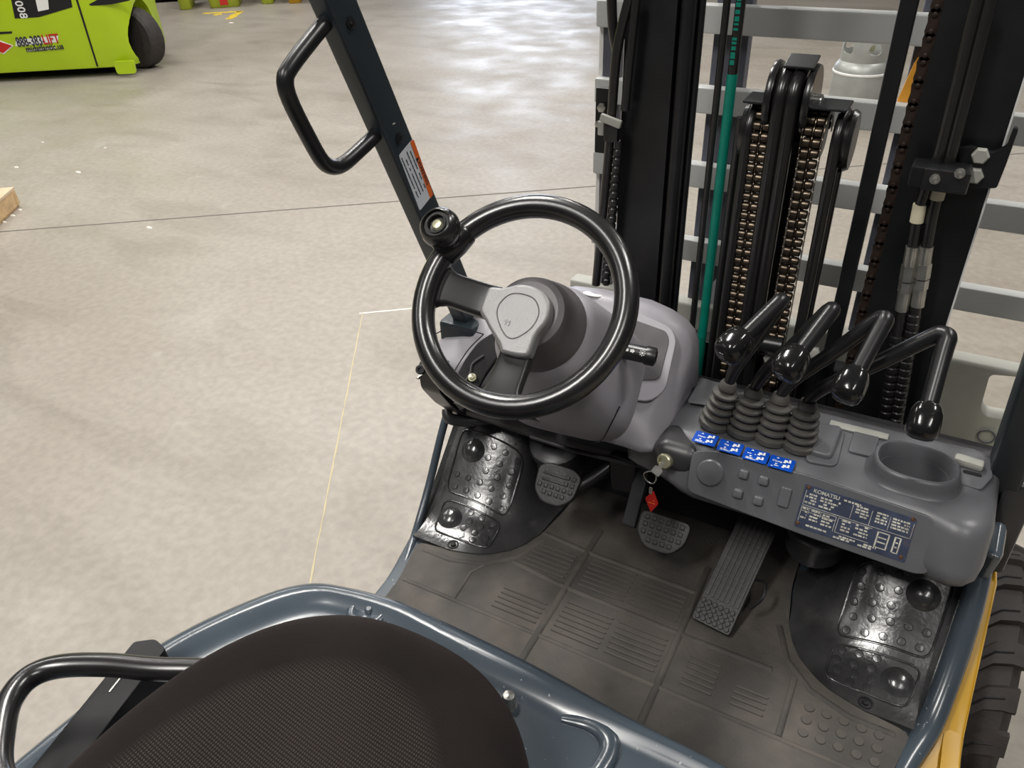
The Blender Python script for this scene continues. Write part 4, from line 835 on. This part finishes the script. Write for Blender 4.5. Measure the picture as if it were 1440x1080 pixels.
vtube('mast_pipe', 'hose', 1025, 300, .0088, .93, px(1045, 165, Y=MY).z)
vtube('mast_pipe', 'hose', 1163, 300, .0115, .93, px(1180, 240, Y=MY).z)
# centre lift cylinder with hose sheave and two chains over their rollers
xc = (px(1055, 285, Y=1.47).x + px(1126, 281, Y=1.47).x) / 2
MB().tube([(xc, MY + .06, ZB), (xc, MY + .06, 1.45)], .030, seg=22).build('lift_cylinder', 'mast', FT, label='black centre lift cylinder')
ztop = px(1118, 92, Y=MY).z; rs = .062; scz = ztop - rs; scy = MY + .025
hx = [px(1100, 140, Y=MY).x, px(1118, 140, Y=MY).x]
shv = MB().lathe([(.020, -.006), (.060, -.006), (.062, 0), (.060, .006), (.020, .006)], (hx[1] + .024, scy, scz), X_, 36).build('hose_sheave', 'hose', FT, label='black hose pulley wheel at the cylinder head')
MB().lathe([(.062, -.006), (.064, 0), (.062, .006), (.02, .004), (.001, .004)], (hx[0] - .020, scy, scz), X_, 36).build('sheave_flange', 'hose', shv)
MB().lathe([(.012, 0), (.012, .012), (.008, .014), (.001, .014)], (hx[1] + .03, scy, scz), X_, 14).build('sheave_pin', 'steel', shv)
for x in hx:
    pts = [(x, scy - .050, .85), (x, scy - .050, scz)] + [(x, scy - .050 * math.cos(t), scz + .050 * math.sin(t)) for t in (math.radians(q) for q in range(15, 181, 15))] + [(x, scy + .050, scz), (x, scy + .050, .85)]
    MB().tube(pts, .0125, seg=14).build('sheave_hose', 'hose', shv, ang=70)
MB().box((sum(hx) / 2 + .01, scy - .01, ztop + .004), (.052, .05, .005), bev=.002, R=M.Rotation(.25, 3, 'X')).build('sheave_guard', 'mast', shv)
zc = px(1160, 152, Y=MY).z
for x0, x1, y in ((1048, 1092, 147), (1138, 1195, 152)):
    a, b = px(x0, y, Y=MY).x, px(x1, y, Y=MY).x; MB().box(((a + b) / 2, MY + .01, zc + .004), (b - a, .07, .005), bev=.002).build('chain_guard', 'mast', FT)
lk = MB()
for sx in (-1, 1): lk.lathe([(.0055, -.0058), (.0082, -.0045), (.0086, 0), (.0082, .0045), (.0055, .0058)], (sx * .0068, 0, 0), X_, 14)
for x in (-.0145, 0, .0145): lk.prism([(.0065 * math.cos(t), .0125 * math.sin(t)) for t in (2 * math.pi * k / 12 for k in range(12))], (x - .0006, 0, .0), Y_, Z_, .0012)
for q in lk.v: q.x *= 1.25
lk_me = shared(lk, 'chain_link', 'chain', 45)
for tx, ty in ((1055, 285), (1126, 281)):
    x = px(tx, ty, Y=1.47).x; cz = zc - .055; cy = MY + .022
    ch = MB().box((x, cy - .045, (cz + .93) / 2), (.013, .003, cz - .93)).build('lift_chain', 'rustchain', FT, label='greasy brown double roller lift chain')
    nz = int((cz - .93) / .019)
    for k in range(nz): inst('chain_link', lk_me, (x, cy - .045, cz - k * .019), ch)
    for k in range(1, 8):
        t = k * .019 / .045
        inst('chain_link', lk_me, (x, cy - .045 * math.cos(t), cz + .045 * math.sin(t)), ch, M.Rotation(-t, 3, 'X').to_quaternion())
    MB().lathe([(.036, -.014), (.036, .014)], (x, cy, cz), X_, 24).build('chain_roller', 'mast', ch)
for tx, r in ((1047, -1), (1178, 1)):
    x = px(tx, 215, Y=1.49).x
    ds = MB().lathe([(.02, -.004), (.050, -.008), (.054, 0), (.050, .008), (.02, .004)], (x + (.012 if r > 0 else -.004), MY + .022, zc - .058), X_, 36).build('chain_sheave', 'hose', FT)
    pts = [(x - .004 * r, MY + .022 - .047, .9), (x - .004 * r, MY + .022 - .047, zc - .058)] + [(x - .004 * r, MY + .022 - .047 * math.cos(t), zc - .058 + .047 * math.sin(t)) for t in (math.radians(q) for q in range(15, 181, 15))]
    MB().tube(pts, .010, seg=12).build('sheave_hose', 'hose', ds, ang=70)
# rusty leaf chain on the right
xa = px(1296, 100, Y=MY + .02).x
st8 = [(.0098 * math.cos(t), .0098 * math.sin(t)) for t in (math.radians(q) for q in range(0, 181, 30))]
eight = [(p[0], p[1] + .0125) for p in st8] + [(-.0082, 0)] + [(-p[0], -p[1] - .0125) for p in st8] + [(.0082, 0)]
lf = MB(); lf.prism(eight, (0, .012, 0), X_, Z_, .024)
for z in (-.0125, .0125): lf.lathe([(.004, 0), (.004, .003), (.002, .004), (.0005, .004)], (0, -.012, z), -Y_, 10)
lf_me = shared(lf, 'chain_leaf', 'rustchain', 30)
lc = MB().box((xa, MY + .03, (ZT + .9) / 2), (.008, .016, ZT - .9)).build('leaf_chain', 'rustchain', FT, label='rusty leaf chain beside the right mast rail')
for k in range(int((ZT - .9) / .036)): inst('chain_leaf', lf_me, (xa, MY + .022, .92 + k * .036), lc)
# hoses, clamp and couplings on the right rail
def pxs(L, Y): return [px(x, y, Y=Y) for x, y in L]
HY = 1.455
def ribs(mb, P, r, pitch):
    d = 0
    for a, b in zip(P[:-1], P[1:]):
        n_ = max(1, int((b - a).length / pitch)); t = (b - a).normalized()
        for k in range(n_): mb.lathe([(r * .9, -.42 * pitch), (r * 1.1, -.3 * pitch), (r * 1.1, .3 * pitch), (r * .9, .42 * pitch)], a + (b - a) * ((k + .5) / n_), t, 12)
    return mb
for j, (L1, L2, tagp, fit, rib_) in enumerate((([(1377, -5), (1316, 235)], [(1304, 262), (1292, 300), (1283, 350), (1270, 430), (1256, 505), (1242, 605)], ((1294, 287), (1289, 312)), ((1284, 346), (1268, 436)), ((1262, 470), (1242, 605))),
                                               ([(1394, -5), (1333, 232)], [(1323, 258), (1312, 300), (1301, 360), (1289, 430), (1275, 500), (1258, 605)], ((1322, 262), (1317, 280)), ((1303, 346), (1290, 430)), ((1286, 440), (1258, 605))))):
    h = MB().tube(pxs(L1, HY) + pxs(L2, HY), .0098, sm=6, seg=14).build('hydraulic_hose', 'hose', FT, ang=70, label='black hydraulic hose on the right mast rail')
    MB().tube(pxs(tagp, HY), .0112, seg=14).build('hose_tag', 'cream', h, label='cream paper tag')
    f = pxs(fit, HY); a, b = f
    fo_ = MB().tube([a, a.lerp(b, .28)], .0118, seg=14).build('crimp_ferrule', 'steel', h)
    MB().tube([a.lerp(b, .28), a.lerp(b, .52)], .0135, seg=6).build('hex_nut', 'steel', h); MB().tube([a.lerp(b, .54), a.lerp(b, .70)], .0130, seg=6).build('hex_nut', 'steel', h)
    MB().tube([a.lerp(b, .70), b], .0118, seg=14).build('crimp_ferrule', 'steel', h)
    ribs(MB(), pxs(rib_, HY), .0115, .016).build('spiral_guard', 'hose', h, ang=30)
c = px(1322, 246, Y=1.44)
cb = MB().box(c, (.088, .05, .034), bev=.004).build('hose_clamp', 'mast', FT, label='dark clamp block holding two hoses')
MB().box(c + V((.010, -.029, 0)), (.068, .008, .036), bev=.003).build('clamp_plate', 'hose', cb)
for x, y in ((1315, 251), (1350, 243)): MB().lathe([(.008, 0), (.008, .006), (.0045, .006), (.0045, .013), (.001, .014)], px(x, y, Y=1.407), -Y_, 10).build('clamp_bolt', 'steel', cb)
q = [px(x, y, Y=1.485) for x, y in ((1348, 205), (1365, 203), (1396, 212), (1416, 203), (1426, 176), (1433, 179), (1414, 232), (1402, 262), (1350, 262))]
br = MB().prism(roundpoly([(p.x, p.z) for p in q], .004, 2), (0, 1.485, 0), X_, Z_, .012, bev=.002).build('hose_bracket', 'mast', FT)
for x, y in ((1379, 218), (1371, 246)): MB().lathe([(.0135, 0), (.0135, .008), (.011, .010), (.001, .010)], px(x, y, Y=1.473), -Y_, 6).build('bracket_bolt', 'carriage', br, label='grey hex bolt head')
# hoses on the left rail with their bracket
LY = 1.47
h = MB().tube(pxs([(886, -6), (868, 70), (860, 165), (856, 215), (848, 300), (838, 400)], LY), .0095, sm=5, seg=12).build('hydraulic_hose', 'hose', FT, ang=70, label='black hydraulic hose on the left mast rail')
MB().tube(pxs([(895, -6), (885, 90), (879, 155)], LY), .0085, sm=5, seg=12).build('hydraulic_hose', 'hose', FT, ang=70)
MB().tube(pxs([(860, -6), (862, 40), (868, 75)], LY + .02), .0095, sm=5, seg=12).build('hydraulic_hose', 'hose', FT, ang=70)
h2 = MB().tube(pxs([(870, 200), (862, 290), (852, 400)], LY), .0075, sm=4, seg=12).build('hydraulic_hose', 'hose', FT, ang=70, label='black ribbed hydraulic hose on the left mast rail')
ribs(MB(), pxs([(869, 208), (862, 290), (852, 400)], LY), .0088, .017).build('spiral_guard', 'hose', h2, ang=30)
c = px(849, 170, Y=1.50); hb = MB().box(c, (.034, .012, .13), bev=.003).build('hose_bracket', 'mast', FT)
MB().lathe([(.009, 0), (.009, .007), (.001, .008)], px(847, 151, Y=1.488), -Y_, 6).build('bracket_bolt', 'steel', hb); MB().lathe([(.006, 0), (.006, .012), (.001, .013)], px(843, 173, Y=1.488), -Y_, 6).build('bracket_bolt', 'steel', hb)
MB().box(px(859, 170, Y=1.452), (.045, .010, .016), bev=.003, R=M.Rotation(.25, 3, 'Y')).build('hose_clip', 'carriage', hb); MB().box(px(846, 180, Y=1.47), (.014, .012, .028), bev=.003).build('hose_clip', 'carriage', hb)
MB().box(px(862, 185, Y=1.465), (.030, .03, .035), bev=.004).build('hose_block', 'hose', hb)

# ---------------------------------------------------------------- load backrest and fork carriage
BY = 1.90
bx0, bx1 = px(838, 12, Y=BY).x, .72
lbk = MB().box((bx0 + .035, BY + .035, 1.25), (.045, .025, 1.05), bev=.003).build('load_backrest', 'shank', FT, label='grey steel load backrest with horizontal bars')
for y in (-98, 14, 138, 254, 369):
    z = px(1150, y, Y=BY).z; MB().box(((bx0 + bx1) / 2, BY + .018, z - .030), (bx1 - bx0, .036, .060), bev=.005).build('backrest_bar', 'backrest', lbk)
MB().box((bx0 + .006, BY + .03, 1.25), (.012, .012, 1.05), bev=.002).build('backrest_edge', 'white', lbk)
for xa_, xb_ in ((1006, 1056), (1292, 1322)):
    a, b = px(xa_, 40, Y=BY + .05).x, px(xb_, 40, Y=BY + .05).x; MB().box(((a + b) / 2, BY + .06, 1.10), (b - a, .04, 1.5), bev=.004).build('backrest_upright', 'shank', lbk, label='blue grey upright behind the bars')
P = [px(x, y, Y=BY + .03) for x, y in ((1306, 58), (1303, 100), (1272, 168), (1254, 168), (1262, 140), (1285, 90))]
MB().prism([(p.x, p.z) for p in P], (0, BY + .04, 0), X_, Z_, .010, bev=.002).build('orange_brace', 'beam', lbk, label='orange diagonal plate behind the bars')
P = [px(x, y, Y=BY + .038) for x, y in ((992, 457), (998, 402), (1013, 386), (1012, 440))]
MB().prism([(p.x, p.z) for p in P], (0, BY + .0385, 0), X_, Z_, .0012).build('upright_label', 'paper', lbk, ang=0, label='white printed sticker')
zc0 = px(1375, 513, Y=BY).z; cx0, cx1 = px(800, 393, Y=BY).x, .86
car = MB().box(((cx0 + cx1) / 2, BY + .03, zc0 - .20), (cx1 - cx0, .05, .40), bev=.006).build('fork_carriage', 'carriage', FT, label='pale grey steel fork carriage plate')
a, b = px(1390, 527, Y=BY), px(1440, 590, Y=BY); P = [px(x, y, Y=BY) for x, y in ((1392, 528), (1378, 578), (1386, 588), (1425, 594), (1446, 533))]
cut(car, MB().prism(roundpoly([(p.x, p.z) for p in P], .012, 3), (0, BY + .2, 0), X_, Z_, .4))
cc = px(1387, 614, Y=BY); MB().tube([cc + V((.0185 * math.cos(t), 0, .0185 * math.sin(t))) for t in (2 * math.pi * k / 24 for k in range(24))], .002, closed=True, seg=6).build('carriage_ring_mark', 'shank', car)
MB().box((.62, 1.80, .60), (.26, .10, .06), bev=.008).build('axle_cover', 'cream', FT, label='pale cream bar above the front tyre')
# right guard pillar: leans back like the left one, seen only at its foot
gq = V((0, 1.235, 1.05)); gnn = V((0, 1, -sl)).normalized(); ga, gb = pxn(1391, 667, gq, gnn), pxn(1440, 522, gq, gnn); gd = (gb - ga) / (gb.z - ga.z)
R = []
for z in (.80, 2.35):
    o = ga + gd * (z - ga.z); R.append([o + V((p[0], p[1], 0)) for p in roundpoly([(0, 0), (.05, 0), (.05, .067), (0, .067)], .006, 3)])
gp = MB().loft(R).build('guard_pillar', 'pillar', FT, ang=40, label='dark overhead guard pillar at the right end of the console')
MB().box((.555, 1.30, .93), (.05, .10, .20), bev=.008).build('pillar_foot', 'toe', gp)
